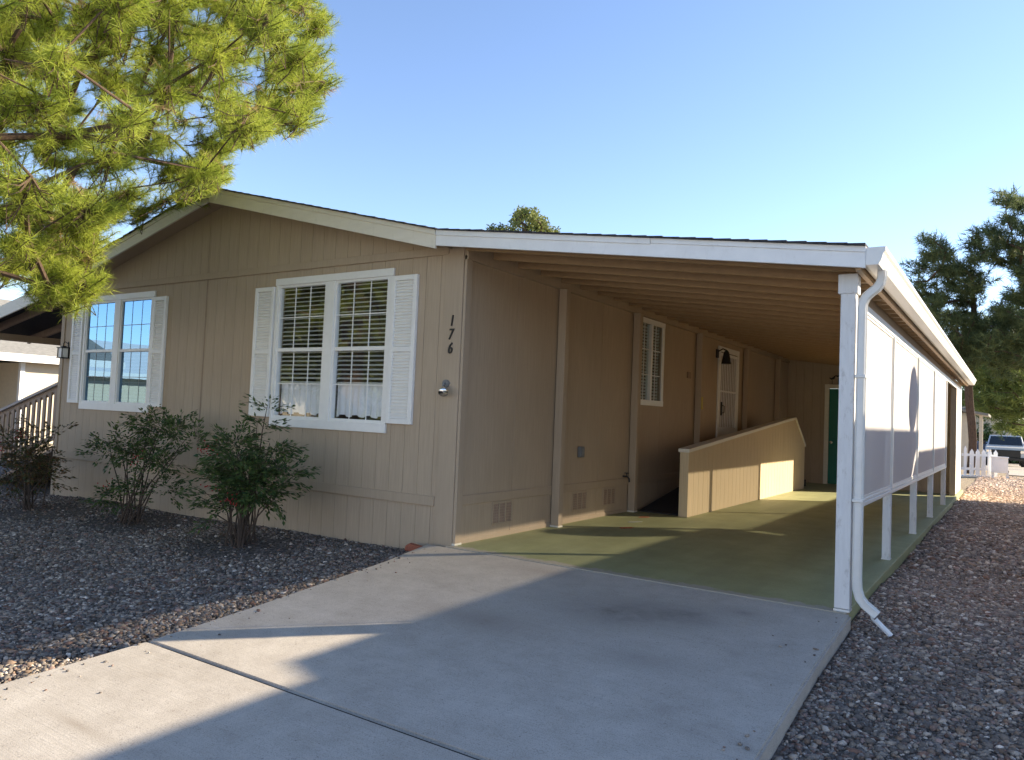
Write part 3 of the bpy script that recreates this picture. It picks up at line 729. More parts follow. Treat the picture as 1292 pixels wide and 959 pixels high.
for zs in (.82, 1.745): rooted(MB().box(3.776, 3.852, yd-.042, yd+.042, zs, zs+.025), LC).build('downspout_strap', 'metal_white', dso, bevel=.003)
# columns standing against the house wall
for y, lab in ((.045, 0), (1.99, 1), (4.22, 2), (6.92, 3), (9.75, 4), (12.3, 5)):
    mb = MB().box(.016 if lab else .002, .125 if lab else .035, y-.045, y+.06, .022, 2.955 if lab else 3.0)
    o = cbuild(mb, 'wall_post', 'trim_tan', bevel=.004)
    rooted(MB().box(.012 if lab else .001, .13 if lab else .04, y-.05, y+.065, .003, .022), LC).build('base_plate', 'fascia', o)
mb = MB().box(.0505, .16, .05, 13.3, 2.90, 2.954)
cbuild(MB().box(.126, .14, 6.90, 6.95, 1.60, 1.82), 'thermometer', 'yellow')

# ------------------------------------------------------------------ shed behind the carport
sh = thing('storage_shed', 'tan storage room at the back of the carport with a green door', 'shed', (2, 13.6, 0))
LS = (2, 13.6, 0)
def sbuild(mb, name, mat, parent=None, **k): return rooted(mb, LS).build(name, mat, parent or sh, **k)
mb = MB(); x = .012
while x < 3.6:
    b = min(x+.2, 3.655)
    if b > 1.0 and x < 1.88: 
        if x < 1.0: mb.prism([(x, .002), (1.0, .002), (1.0, lo(1.0)-.0), (x, lo(x))], 1, 13.5, 13.52)
        if b > 1.88: mb.prism([(1.88, .002), (b-.006, .002), (b-.006, lo(b)), (1.88, lo(1.88))], 1, 13.5, 13.52)
        mb.prism([(max(x, 1.0), 2.33), (min(b-.006, 1.88), 2.33), (min(b-.006, 1.88), lo(b)), (max(x, 1.0), lo(x))], 1, 13.5, 13.52)
    else: mb.prism([(x, .002), (b-.006, .002), (b-.006, lo(b)), (x, lo(x))], 1, 13.5, 13.52)
    x += .2
sbuild(mb, 'front_wall', 'siding')
sbuild(MB().box(.01, 1.0, 13.52, 13.56, .002, 2.4).box(1.88, 3.65, 13.52, 13.56, .002, 2.4).box(1.0, 1.88, 13.52, 13.56, 2.33, 2.4).prism([(.01, 2.4), (3.65, 2.4), (3.65, cz(3.65)-.06), (.01, cz(.01)-.06)], 1, 13.5205, 13.5595), 'wall_sheathing', 'siding')
d = sbuild(MB().box(.90, .998, 13.47, 13.499, .003, 2.43).box(1.882, 1.98, 13.47, 13.499, .003, 2.43).box(.998, 1.882, 13.47, 13.499, 2.335, 2.43), 'door_frame', 'fascia', bevel=.003)
gd = sbuild(MB().box(1.003, 1.877, 13.505, 13.545, .012, 2.325), 'door', 'green_door', bevel=.003)
pm = MB()
for (a, b) in ((1.10, 1.40), (1.48, 1.78)):
    for (c, e) in ((.25, .95), (1.10, 2.15)):
        pm.box(a, b, 13.499, 13.5045, c, c+.02).box(a, b, 13.499, 13.5045, e-.02, e).box(a, a+.02, 13.499, 13.5045, c+.02, e-.02).box(b-.02, b, 13.499, 13.5045, c+.02, e-.02)
sbuild(pm, 'door_moulding', 'green_door', gd)
k = MB().tube([(1.07, 13.505, 1.02), (1.07, 13.47, 1.02), (1.07, 13.455, 1.02), (1.07, 13.435, 1.02), (1.07, 13.43, 1.02)], [.014, .014, .032, .034, .015], 12)
sbuild(k, 'door_knob', 'chrome', gd)
# white outer side wall
mb = MB(); y = 13.12
while y < 15.15:
    b = min(y+.4, 15.18); mb.box(3.645, 3.70, y, b-.006, .01, 2.36); y += .4
sbuild(mb, 'side_wall', 'white', bevel=.002)
sbuild(MB().box(3.60, 3.715, 13.0, 13.1, .01, 2.36), 'corner_post', 'trim_tan', bevel=.003)
sbuild(MB().box(.01, 3.64, 15.1, 15.18, .01, 2.4), 'rear_wall', 'siding')
# ornament over the door: two dark metal birds on a stand
og = MB()
for cx, h in ((1.06, .10), (1.20, .16)):
    og.tube([(cx, 13.49, 2.431), (cx, 13.49, 2.431+h)], .008, 6)
    og.tube([(cx-.07, 13.488, 2.431+h+.06), (cx-.02, 13.488, 2.431+h+.035), (cx+.03, 13.488, 2.431+h+.05), (cx+.06, 13.488, 2.431+h+.10), (cx+.085, 13.488, 2.431+h+.11)], [.006, .022, .03, .016, .005], 8)
og.box(1.0, 1.27, 13.478, 13.499, 2.4305, 2.438)
o = rooted(og, (1.13, 13.488, 2.43)).build('metal_ornament', 'black'); o.location = (1.13, 13.488, 2.43)
o['label'] = 'small dark metal bird ornament standing above the green door'; o['category'] = 'ornament'

# ------------------------------------------------------------------ entry ramp
rp = thing('entry_ramp', 'tan entry ramp with a sided wall and pale sloping cap inside the carport', 'ramp', (.5, 7.5, 0))
LR = (.5, 7.5, 0)
def rbuild(mb, name, mat, parent=None, **k): return rooted(mb, LR).build(name, mat, parent or rp, **k)
top = [(4.30, .93), (9.66, 1.435), (10.55, 1.51), (11.48, .93)]
def rt(y): return float(np.interp(y, [p[0] for p in top], [p[1] for p in top]))
mb = MB(); ycs = sorted(list(np.arange(4.30, 11.48, .203)) + [9.66, 10.55, 11.48])
cuts = [a for a in ycs]
for a, b in zip(cuts[:-1], cuts[1:]):
    g0, g1 = a+.003, b-.003
    if g1-g0 < .01: continue
    for xa, xb in ((.885, .90), (.775, .79)):
        mb.prism([(g0, .004), (g1, .004), (g1, rt(g1)), (g0, rt(g0))], 0, xa, xb)
rbuild(mb, 'side_wall', 'ramp_siding')
mb = MB()
for (a, b) in zip(top[:-1], top[1:]): mb.prism([(a[0]+(.001 if a[0] > 4.3 else 0), .004), (b[0], .004), (b[0], b[1]), (a[0]+(.001 if a[0] > 4.3 else 0), a[1])], 0, .7905, .8845)
rbuild(mb, 'wall_core', 'ramp_siding')
rbuild(MB().box(.772, .903, 4.265, 4.299, .004, .93), 'end_board', 'ramp_siding', bevel=.003)
mb = MB()
ext = [(4.24, .925)]+top[1:3]+[(11.50, .92)]
for (a, b) in zip(ext[:-1], ext[1:]): mb.prism([(a[0], a[1]+.002), (b[0], b[1]+.002), (b[0], b[1]+.052), (a[0], a[1]+.052)], 0, .755, .92)
rbuild(mb, 'wall_cap', 'fascia')
mb = MB().prism([(4.35, .004), (8.0, .60), (8.0, .62), (4.35, .024)], 0, .13, .774).box(.13, .774, 8.0, 11.4, .60, .62)
rbuild(mb, 'ramp_floor', 'carpet')
# landing side and steps beyond
mb = MB()
for k in range(3): mb.box(.13, .774, 11.4+k*.28, 11.4+(k+1)*.28-.002, .003, .45-.15*k)
rbuild(mb, 'step', 'carpet')

# ------------------------------------------------------------------ porch on the left
pc = thing('side_porch', 'dark roofed side porch with sloping brown railing at the left end of the home', 'porch', (-9.5, .5, 0))
LP = (-9.5, .5, 0)
def pbuild(mb, name, mat, parent=None, **k): return rooted(mb, LP).build(name, mat, parent or pc, **k)
PX0, PX1 = -11.6, -8.56
def pz(x): return 3.07-.175*(PX1-x)
mb = MB().prism([(PX0, pz(PX0)-.03), (PX1, pz(PX1)-.03), (PX1, pz(PX1)), (PX0, pz(PX0))], 1, -.27, 9); pbuild(mb, 'porch_roof', 'shingle')
mb = MB().prism([(PX0, pz(PX0)-.20), (PX1+.003, pz(PX1)-.20), (PX1+.003, pz(PX1)+.01), (PX0, pz(PX0)+.01)], 1, -.30, -.272); pbuild(mb, 'porch_fascia', 'fascia', bevel=.002)
mb = MB()
for k in range(10):
    y = .1+k*.85
    mb.prism([(PX0, pz(PX0)-.17), (PX1+.2, pz(PX1+.2)-.17), (PX1+.2, pz(PX1+.2)-.033), (PX0, pz(PX0)-.033)], 1, y, y+.045)
pbuild(mb, 'rafter', 'brown_wood')
pbuild(MB().box(-11.12, -11.0, .0, 9, 2.36, 2.485), 'porch_beam', 'trim_tan', bevel=.004)
for y in (.06, 4.4, 8.6): pbuild(MB().box(-11.11, -11.01, y-.05, y+.05, -.4, 2.36), 'porch_post', 'brown_wood', bevel=.004)
def rail(y, xa, za, xb, zb, n, name):
    mb = MB(); mb.prism([(xa, za-.045), (xb, zb-.045), (xb, zb), (xa, za)], 1, y-.07, y+.07)
    o = pbuild(mb, name, 'rail_wood', bevel=.003)
    mb = MB(); mb.prism([(xa, za-.14), (xb, zb-.14), (xb, zb-.047), (xa, za-.047)], 1, y-.02, y+.02)
    mb.prism([(xa, za-.92), (xb, zb-.92), (xb, zb-.84), (xa, za-.84)], 1, y-.02, y+.02)
    pbuild(mb, 'rail_board', 'brown_wood', o)
    for k in range(n):
        t = (k+.5)/n; x = xa+(xb-xa)*t; z = za+(zb-za)*t
        pbuild(MB().box(x-.045, x+.045, y-.045, y-.021, z-.93, z-.10), 'baluster', 'brown_wood', o, bevel=.002)
rail(.05, -10.6, .985, -8.24, 1.585, 13, 'handrail')
rail(1.45, -11.0, 1.10, -9.2, 1.56, 9, 'handrail')
rail(2.2, -11.0, 1.53, -8.3, 1.53, 12, 'handrail')
pbuild(MB().box(-9.26, -9.14, 1.39, 1.51, -.3, 1.62), 'newel_post', 'brown_wood', bevel=.004)
pbuild(MB().prism([(-10.8, -.30), (-8.3, .55), (-8.3, .50), (-10.8, -.36)], 1, .08, 1.4).box(-11.2, -8.3, 1.52, 8.8, .50, .55), 'deck', 'brown_wood')

# hanging lantern near the left window
hl = thing('hanging_lantern', 'small square white paned lantern hanging on the wall left of the left window', 'lantern', (-8.0, -.05, 2.0))
LH = (-8.0, -.05, 2.0)
mb = MB().box(-8.01, -7.99, -.012, 0, 2.14, 2.24).tube([(-8.0, -.012, 2.21), (-8.0, -.06, 2.235), (-8.0, -.085, 2.20), (-8.0, -.08, 2.155)], .006, 6); rooted(mb, LH).build('bracket', 'black', hl)
mb = MB()
for a in (-8.075, -7.94):
    for b in (-.135, -.03): mb.box(a, a+.015, b, b+.012, 1.98, 2.13)
mb.box(-8.085, -7.915, -.145, -.01, 1.965, 1.98).box(-8.085, -7.915, -.145, -.01, 2.13, 2.145).box(-8.04, -7.96, -.11, -.05, 2.145, 2.165)
rooted(mb, LH).build('lantern_frame', 'black', hl)
rooted(MB().box(-8.058, -7.942, -.122, -.034, 1.982, 2.128), LH).build('lantern_glass', 'white_trim', hl)

# red brick fragment, downspout offcut
b_ = MB().prism([(-.09, -.03), (.10, -.03), (.085, .03), (-.05, .045), (-.09, .02)], 1, -.05, .05)
o = b_.build('brick', 'brick_red', bevel=.008); o.location = (-.36, -.16, -.055); o.rotation_euler = (0, .1, .5)
o['label'] = 'broken red brick at the driveway corner by the house wall'; o['category'] = 'brick'
pp = np.array([3.985, -.12, -.06])
b_ = MB(); n = 9
for k in range(n):
    t = k/(n-1); wd = .035*(1-.25*t)
    c = Vector((.02+.02*t+.11*t*t, -.03-.16*t+.05*t*t, .05-.01*t-.05*t*t))
    for s_ in (-1, -.5, .5, 1): b_.v.append((c.x+wd*s_*.9, c.y+wd*s_*.5, c.z+.02*(abs(s_) > .9)))
    for s_ in (-1, -.5, .5, 1): b_.v.append((c.x+wd*s_*.9, c.y+wd*s_*.5, c.z+.02*(abs(s_) > .9)-.004))
for k in range(n-1):
    for j in range(3):
        a = k*8+j; b_.f.append((a, a+1, a+9, a+8)); b_.f.append((a+4, a+12, a+13, a+5))
    for j in (0, 3): a = k*8+j; b_.f.append((a, a+8, a+12, a+4))
o = b_.build('gutter_offcut', 'white'); o.location = (3.90, -.07, -.055); o.scale = (.85, .8, 1); o.rotation_euler = (0, .25, .35)
o['label'] = 'curved white plastic trough offcut lying below the downspout'; o['category'] = 'offcut'

# ------------------------------------------------------------------ vegetation
def needles_mesh(name, tips, dirs, L, per, nl, w, seed, mat, parent, dirt=.0, spread=.75):
    r = np.random.default_rng(seed); n = len(tips)
    t = r.uniform(0, 1, (n, per, 1)); base_ = tips[:, None]-dirs[:, None]*L[:, None, None]*t
    rv = norm(r.normal(size=(n, per, 3)))
    dr = norm(dirs[:, None]*r.uniform(.35, .95, (n, per, 1)) + rv*spread)
    ln = nl*r.uniform(.7, 1.2, (n, per, 1))
    side = norm(np.cross(dr, norm(r.normal(size=(n, per, 3)))))*w*.5
    e = base_+dr*ln; e[..., 2] -= .12*ln[..., 0]*r.uniform(0, 1, (n, per))
    V = np.stack([base_-side, base_+side, e], 2).reshape(-1, 3)
    tint = np.clip(r.normal(.45, .28, (n, 1))+r.normal(0, .18, (n, per)), 0, 1)
    me = np_mesh(name, V, 3, n*per, np.repeat(tint.reshape(-1), 3))
    return link(name, me, mat, parent)
def grow_tree(root, top_, centers, seed, step=.45):
    """join cluster centres to a trunk; returns segments with pipe-model radii"""
    r = np.random.default_rng(seed)
    nodes = []; par = []
    nt_ = 14
    for k in range(nt_+1):
        p = np.array(root)+(np.array(top_)-np.array(root))*k/nt_; p = p+np.array([math.sin(k*.9)*.08, math.cos(k*.7)*.08, 0])
        nodes.append(p); par.append(k-1)
    axis = np.array(root); ax2 = np.array(top_)
    def axd(p):
        t = np.clip(np.dot(p-axis, ax2-axis)/np.dot(ax2-axis, ax2-axis), 0, 1); return np.linalg.norm(p-(axis+(ax2-axis)*t))
    order = sorted(range(len(centers)), key=lambda i: axd(centers[i]))
    ends = []
    for i in order:
        c = centers[i]; A = np.array(nodes); dd = A-c
        # prefer nodes lower and nearer to the trunk
        cost = np.linalg.norm(dd, axis=1) + np.where(dd[:, 2] > .2, 2.0*dd[:, 2], 0)
        cost[:3] += 5
        j = int(np.argmin(cost)); a = nodes[j]; dist = np.linalg.norm(c-a); n = max(1, int(dist/step)); pj_ = j
        for k in range(1, n+1):
            t = k/n; p = a+(c-a)*t; p[2] -= .10*dist*math.sin(PI*t)*.5; p = p+r.normal(0, .03, 3)*(k < n)
            nodes.append(p); par.append(pj_); pj_ = len(nodes)-1
        ends.append((i, pj_))
    cnt = np.zeros(len(nodes))
    for i, e in ends: cnt[e] += 1
    for k in range(len(nodes)-1, 0, -1): cnt[par[k]] += cnt[k]
    return nodes, par, np.maximum(cnt, .6)
def wood_mesh(nodes, par, cnt, r1, name, mat, parent, sides=6, maxr=.3):
    mb = MB()
    for k in range(1, len(nodes)):
        ra = min(maxr, r1*cnt[par[k]]**.5); rb = min(maxr, r1*cnt[k]**.5)
        if par[k] > 14 or k > 14: ra = min(ra, rb*1.35)
        mb.tube([nodes[par[k]], nodes[k]], [ra, rb], sides, caps=False)
    return mb
def pine(name, label, root, top_, centers, crad, nbr, per, nl, w, seed, mat, r1=.012, maxr=.24, twigs=True, dry=0, group=None, Lr=(.18, .34), cones=0):
    r = np.random.default_rng(seed); loc = tuple(root)
    T = thing(name, label, 'tree', loc, group)
    nodes, par, cnt = grow_tree(root, top_, centers, seed)
    mb = wood_mesh(nodes, par, cnt, r1, 'trunk', 'bark', T, maxr=maxr)
    C = np.repeat(centers, nbr, 0); n = len(C)
    off = norm(r.normal(size=(n, 3)))*np.array([1, 1, .62]); rad = np.repeat(crad, nbr)*r.uniform(.25, 1, n)**.6
    tips = C+off*rad[:, None]
    ax = np.array(root); out = C-ax; out[:, 2] = 0; out = norm(out)
    dirs = norm(off*.8+out*.5+np.array([0, 0, .55])+r.normal(0, .25, (n, 3)))
    L = r.uniform(*Lr, n)
    if twigs:
        for k in range(0, n):
            b0 = tips[k]-dirs[k]*L[k]
            m_ = (C[k]+b0)/2+np.array([0, 0, -.04])
            mb.tube([C[k], m_, b0, tips[k]], [.008, .006, .005, .003], 3, caps=False)
    rooted(mb, loc).build('trunk', 'bark', T)
    for k in r.permutation(n)[:cones]:
        p = (C[k]*.6+tips[k]*.4)-np.array(loc); d_ = norm(np.array([r.normal(0, .4), r.normal(0, .4), -1.0])[None])[0]
        MB().tube([p, p+d_*.012, p+d_*.035, p+d_*.065, p+d_*.085], [.008, .022, .027, .017, .004], 9).build('cone', 'bark', T)
    nd = int(n*dry)
    idx = r.permutation(n)
    o = needles_mesh('crown', tips[idx[nd:]]-np.array(loc), dirs[idx[nd:]], L[idx[nd:]], per, nl, w, seed+1, mat, T)
    if nd: needles_mesh('dry_needles', tips[idx[:nd]]-np.array(loc), norm(dirs[idx[:nd]]*np.array([1, 1, -.6])), L[idx[:nd]], per//2, nl*.8, w, seed+2, 'needle_dry', T)
    return T
def in_poly(u, v, poly):
    ins = np.zeros(len(u), bool); n = len(poly); j = n-1
    for i in range(n):
        xi, yi = poly[i]; xj, yj = poly[j]
        c = ((yi > v) != (yj > v)) & (u < (xj-xi)*(v-yi)/(yj-yi+1e-9)+xi); ins ^= c; j = i
    return ins
def poisson(P, rmin):
    keep = []
    for p in P:
        if all((p[0]-q[0])**2+(p[1]-q[1])**2+(p[2]-q[2])**2 > rmin*rmin for q in keep): keep.append(p)
    return np.array(keep)
# the big pine in front: its crown spreads over the left gable
OUT = [(-700, -600), (520, -600), (470, -260), (425, -80), (402, 6), (408, 30), (400, 62), (412, 95), (400, 135), (360, 165), (325, 178), (296, 183), (283, 205), (262, 222), (215, 236), (150, 258), (112, 288), (92, 330), (76, 348), (40, 335), (-10, 345), (-300, 420), (-700, 420)]
GAPS = [[(45, 222), (90, 236), (185, 262), (268, 206), (240, 180), (150, 205), (95, 200)], [(88, 88), (118, 84), (160, 120), (150, 140), (105, 130)], [(205, 125), (255, 118), (262, 160), (215, 172)], [(308, 35), (345, 40), (342, 105), (310, 105)], [(350, 0), (382, 8), (372, 45), (345, 30)], [(0, 190), (40, 185), (60, 215), (0, 225)]]
r = np.random.default_rng(11)
cen = np.array([-4.3, -2.9, 6.2]); rad = np.array([4.6, 3.6, 5.0])
P = cen+norm(r.normal(size=(26000, 3)))*(r.uniform(0, 1, (26000, 1))**(1/2.6))*rad
pr = project(P); ok = (pr[:, 2] > 4.0)
infr = (pr[:, 0] > -250) & (pr[:, 0] < 1400) & (pr[:, 1] > -260) & (pr[:, 1] < 1000)
ins = in_poly(pr[:, 0], pr[:, 1], OUT)
for gpoly in GAPS: ins &= ~(in_poly(pr[:, 0], pr[:, 1], gpoly) & (r.uniform(size=len(P)) < .96))
ok &= ~infr | ins
roofz = np.where(P[:, 0] < -8.3, 3.2, 4.2-.2455*np.abs(P[:, 0]+4.05))
ok &= (P[:, 1] < -.75) | (P[:, 2] > roofz+.45)
ok &= P[:, 2] > 2.3
ok &= ~((np.hypot(P[:, 0]+5.3, P[:, 1]+3.5) < .5))
P = P[ok]; cens = poisson(P, .55)
extra = np.array([at(u, v, d) for u, v, d in ((60, 310, 9.2), (28, 300, 8.8), (88, 300, 9.4), (112, 305, 9.6), (40, 270, 9.0), (15, 330, 8.6), (100, 335, 9.5), (75, 285, 9.1), (5, 265, 8.5), (62, 340, 9.2),
      (390, 40, 9.6), (402, 70, 9.7), (385, 105, 9.5), (392, 130, 9.8), (398, 95, 9.3), (340, 150, 9.2), (300, 165, 9.4), (360, 140, 9.0), (270, 200, 9.3), (250, 215, 9.1), (230, 208, 9.0), (278, 222, 9.6), (375, 75, 9.2), (345, 120, 9.8), (320, 150, 9.9),
      (62, 362, 7.0), (100, 372, 7.2), (106, 352, 7.2), (88, 345, 7.1), (116, 318, 7.4), (119, 296, 7.5), (108, 280, 7.4), (150, 262, 9.7), (182, 266, 9.8), (212, 250, 9.7), (240, 246, 9.9), (165, 243, 9.5), (132, 272, 9.6), (398, 20, 9.8), (330, 10, 9.2), (300, 20, 9.0), (270, 40, 8.8))])
cens = np.concatenate([cens, extra])
cr = r.uniform(.22, .36, len(cens))
print('front pine clusters', len(cens))
pine('pine_tree', 'tall yellow green pine leaning over the left end of the home roof', (-5.4, -3.6, -.35), (-4.9, -3.3, 10.8), cens, cr, 20, 95, .115, .0042, 21, 'needle', r1=.0060, maxr=.20, dry=.07, cones=34)
# two low hanging sprays and cones come with the crown above

def leaves_mesh(name, ctr, nrm_bias, size, seed, mat, parent, tintm=.5):
    r = np.random.default_rng(seed); n = len(ctr)
    d = norm(r.normal(size=(n, 3))+np.array([0, 0, -.15])); nn = norm(r.normal(size=(n, 3))+np.array(nrm_bias))
    s = norm(np.cross(d, nn)); L = size*r.uniform(.7, 1.3, (n, 1)); W_ = L*.42
    V = np.stack([ctr, ctr+d*L*.45+s*W_*.5, ctr+d*L, ctr+d*L*.45-s*W_*.5], 1).reshape(-1, 3)
    tint = np.clip(r.normal(tintm, .25, n), 0, 1)
    return link(name, np_mesh(name, V, 4, n, np.repeat(tint, 4)), mat, parent)
def crown_clusters(cx, cy, cz_, rx, ry, rz, n, rmin, seed, shape=None):
    r = np.random.default_rng(seed)
    P = norm(r.normal(size=(n, 3)))*(r.uniform(.15, 1, (n, 1))**.5)*np.array([rx, ry, rz])+np.array([cx, cy, cz_])
    return poisson(P, rmin)
# background pines on the right -------------------------------------------------
def far_pine(label, root, h, polys, dep, n, seed, rmin, cr_, per=26, nl=.26, w=.024, nbr=16, mat='needle_dark'):
    """clusters fill the outline of the crown through its whole depth"""
    r = np.random.default_rng(seed); C = []
    for poly, k in polys:
        us = [p[0] for p in poly]; vs = [p[1] for p in poly]
        u = r.uniform(min(us), max(us), 4000); v = r.uniform(min(vs), max(vs), 4000); q = in_poly(u, v, poly)
        u, v = u[q][:k], v[q][:k]
        half = (max(us)-min(us))/FPX*dep*.5
        for a, b in zip(u, v):
            e = ((a-(min(us)+max(us))/2)/((max(us)-min(us))/2+1e-6))
            C.append(at(a, b, dep+r.uniform(-1, 1)*half*math.sqrt(max(.05, 1-e*e))))
    C = poisson(np.array(C), rmin)
    return pine('pine_tree', label, root, (root[0], root[1], root[2]+h), C, r.uniform(.7, 1.1, len(C))*cr_, nbr, per, nl, w, seed, mat, r1=.017, maxr=.17, twigs=False, Lr=(.3, .6))
far_pine('dark pine with bare trunk rising behind the far end of the gutter', (3.42, 26.66, -.15), 9.0,
  [([(1165, 292), (1183, 296), (1196, 318), (1225, 322), (1240, 345), (1245, 395), (1240, 430), (1225, 470), (1195, 460), (1170, 420), (1152, 370), (1148, 340), (1160, 325)], 200)], 28, 0, 31, .48, .52)
far_pine('big dark pine whose crown fills the right edge above the white pickup', (8.0, 27.5, -.1), 14.5,
  [([(1262, 240), (1280, 236), (1300, 250), (1420, 200), (1440, 420), (1300, 420), (1285, 330), (1268, 300)], 210), ([(1218, 290), (1232, 282), (1255, 288), (1270, 305), (1278, 330), (1250, 335), (1228, 322), (1215, 315)], 60), ([(1240, 390), (1300, 345), (1330, 400), (1330, 470), (1230, 470), (1225, 430)], 150)], 27, 0, 32, .48, .55)
far_pine('olive green pine crown hanging low behind the picket fence', (6.6, 40, -.4), 7.5,
  [([(1212, 455), (1260, 430), (1330, 440), (1340, 540), (1290, 545), (1245, 530), (1225, 520), (1215, 500)], 170)], 41, 0, 33, .6, .85, nl=.34, w=.04, mat='needle_mid')
far_pine('tall dull green pine in the distance right of the roof end', (9.5, 60, -.6), 15,
  [([(1190, 440), (1240, 400), (1300, 380), (1400, 380), (1400, 545), (1200, 545)], 190)], 62, 0, 34, 1.0, 1.4, nl=.5, w=.06, mat='needle_dark')
# broadleaf top showing behind the carport roof
def broad(label, root, h, C, crad, nleaf, size, seed, mat='leaf_mid', name='tree', cat='tree', r1=.03):
    r = np.random.default_rng(seed); T = thing(name, label, cat, root)
    nodes, par, cnt = grow_tree(root, (root[0], root[1], root[2]+h), C, seed, .8)
    rooted(wood_mesh(nodes, par, cnt, r1, '', '', T), root).build('trunk', 'bark', T)
    n = len(C)*nleaf; ctr = np.repeat(C, nleaf, 0)+norm(r.normal(size=(n, 3)))*(r.uniform(0, 1, (n, 1))**.5)*crad
    leaves_mesh('crown', ctr-np.array(root), (0, 0, .6), size, seed+1, mat, T); return T
tb = at(662, 300, 38)
r = np.random.default_rng(41); C = []
poly = [(612, 300), (622, 285), (640, 277), (650, 270), (664, 262), (676, 266), (685, 278), (700, 286), (706, 300), (700, 330), (615, 330)]
u = r.uniform(605, 710, 3000); v = r.uniform(255, 345, 3000); q = in_poly(u, v, poly)
for a, b in zip(u[q][:150], v[q][:150]): C.append(at(a, b, 38+r.uniform(-1.6, 1.6)))
broad('round topped tree showing above the carport roof', (tb[0], tb[1], -.3), tb[2]-.2, poisson(np.array(C), .34), .34, 110, .17, 42)
# hedge behind the pickup
def hedge(label, c0, c1, h, depth, seed, size=.28, n=5200, mat='nandina', name='hedge', cat='hedge'):
    r = np.random.default_rng(seed); c0 = np.array(c0); c1 = np.array(c1); T = thing(name, label, cat, tuple((c0+c1)/2))
    t = r.uniform(0, 1, n); P = c0+(c1-c0)*t[:, None]; d = norm((c1-c0)[None])[0]; nrm_ = np.array([-d[1], d[0], 0])
    a = r.uniform(-PI*.1, PI*1.1, n); hh = h*(.85+.2*np.sin(t*9+1)+.08*np.sin(t*31))
    P = P+nrm_*(np.cos(a)*depth*.5*r.uniform(.75, 1.05, n))[:, None]; P[:, 2] += np.clip(np.sin(a), -.1, 1)*hh*r.uniform(.5, 1.02, n)
    leaves_mesh('foliage', P-(c0+c1)/2, (0, 0, .5), size, seed, mat, T)
    mb = MB(); k = 9
    for i in range(k+1):
        p = c0+(c1-c0)*i/k-(c0+c1)/2
        for j in range(8):
            b = PI*j/7; mb.v.append((p[0]+nrm_[0]*math.cos(b)*depth*.38, p[1]+nrm_[1]*math.cos(b)*depth*.38, p[2]-.05+math.sin(b)*h*.72))
    for i in range(k):
        for j in range(7): a_ = i*8+j; mb.f.append((a_, a_+1, a_+9, a_+8))
    mb.build('branches', 'hedge_core', T); return T
hedge('dark green hedge behind the white pickup', (2.2, 60, -.6), (10.5, 64, -.6), 3.1, 3.0, 51, .34, 6500)

# nandina shrubs
def nandina(label, x, y, spec, seed, mat, berries, nst=12, spread=.10, sx=1.0):
    """spec: list of (dx, dy, z, radius, sprays) leaf masses above the base"""
    r = np.random.default_rng(seed); z0 = float(gz(x, y)); T = thing('shrub', label, 'shrub', (x, y, z0))
    st = MB(); leaf = []; lt = []
    for i, (dx, dy, zz, rad_, ns) in enumerate(spec):
        dx *= sx; rad_ *= (1+sx)/2
        c = np.array([dx, dy, zz])
        for q in range(max(1, ns//9)):
            a = r.uniform(0, 2*PI); b = np.array([math.cos(a), math.sin(a), 0])*spread*r.uniform(.2, 1)
            e = c+norm(r.normal(size=3))*rad_*.5; mid1 = b+(e-b)*.4+np.array([0, 0, .10])+r.normal(0, .02, 3)
            mid2 = b+(e-b)*.75+np.array([0, 0, .06])+r.normal(0, .03, 3)
            st.tube([b+np.array([0, 0, -.05]), mid1, mid2, e], [.010, .008, .006, .003], 5, caps=False)
        for k in range(ns):
            o_ = norm(r.normal(size=3))*rad_*r.uniform(.1, 1)**.5*np.array([1, 1, .8])
            s0 = c+o_*.55; dirn = norm(o_*np.array([1, 1, .35])+r.normal(0, .25, 3)*rad_+np.array([0, 0, .04]))
            ln = r.uniform(.16, .30)
            st.tube([s0, s0+dirn*ln*.6, s0+dirn*ln+np.array([0, 0, -.03])], [.003, .002, .0015], 3, caps=False)
            side = norm(np.cross(dirn, np.array([0, 0, 1.0])))
            m_ = 28
            tt = r.uniform(.1, 1.05, m_); sg = r.uniform(-1, 1, m_)
            pos = s0+dirn*(ln*tt)[:, None]+side*(sg*.11*(1-.5*tt))[:, None]+np.array([0, 0, 1])*(r.normal(0, .018, m_)-.03*tt)[:, None]
            leaf.append(pos); lt.append(np.tile(norm(dirn+0*side), (m_, 1))+side*(sg*.9)[:, None]+np.array([0, 0, -.25]))
    leaf = np.concatenate(leaf); lt = norm(np.concatenate(lt)+r.normal(0, .25, (len(leaf), 3))); n = len(leaf)
    nn = norm(np.array([0, 0, 1.0])+r.normal(0, .45, (n, 3))); s = norm(np.cross(lt, nn)); nn = np.cross(s, lt)
    L = .058*r.uniform(.7, 1.25, (n, 1)); W_ = L*.40
    V = np.stack([leaf, leaf+lt*L*.42+s*W_*.5+nn*L*.04, leaf+lt*L, leaf+lt*L*.42-s*W_*.5+nn*L*.04], 1).reshape(-1, 3)
    link('foliage', np_mesh('foliage', V, 4, n, np.repeat(np.clip(r.normal(.45, .28, n), 0, 1), 4)), mat, T)
    st.build('stems', 'stem', T)
    if berries:
        bm = bmesh.new(); bmesh.ops.create_icosphere(bm, subdivisions=1, radius=.009)
        me = bpy.data.meshes.new('berry'); bm.to_mesh(me); bm.free(); me.shade_smooth()
        for (dx, dy, zz, k) in berries:
            for q in range(k):
                o = link('berry', me, 'berry', T); o.location = np.array([dx, dy, zz])+r.normal(0, 1, 3)*np.array([.05, .05, .045])
    return T
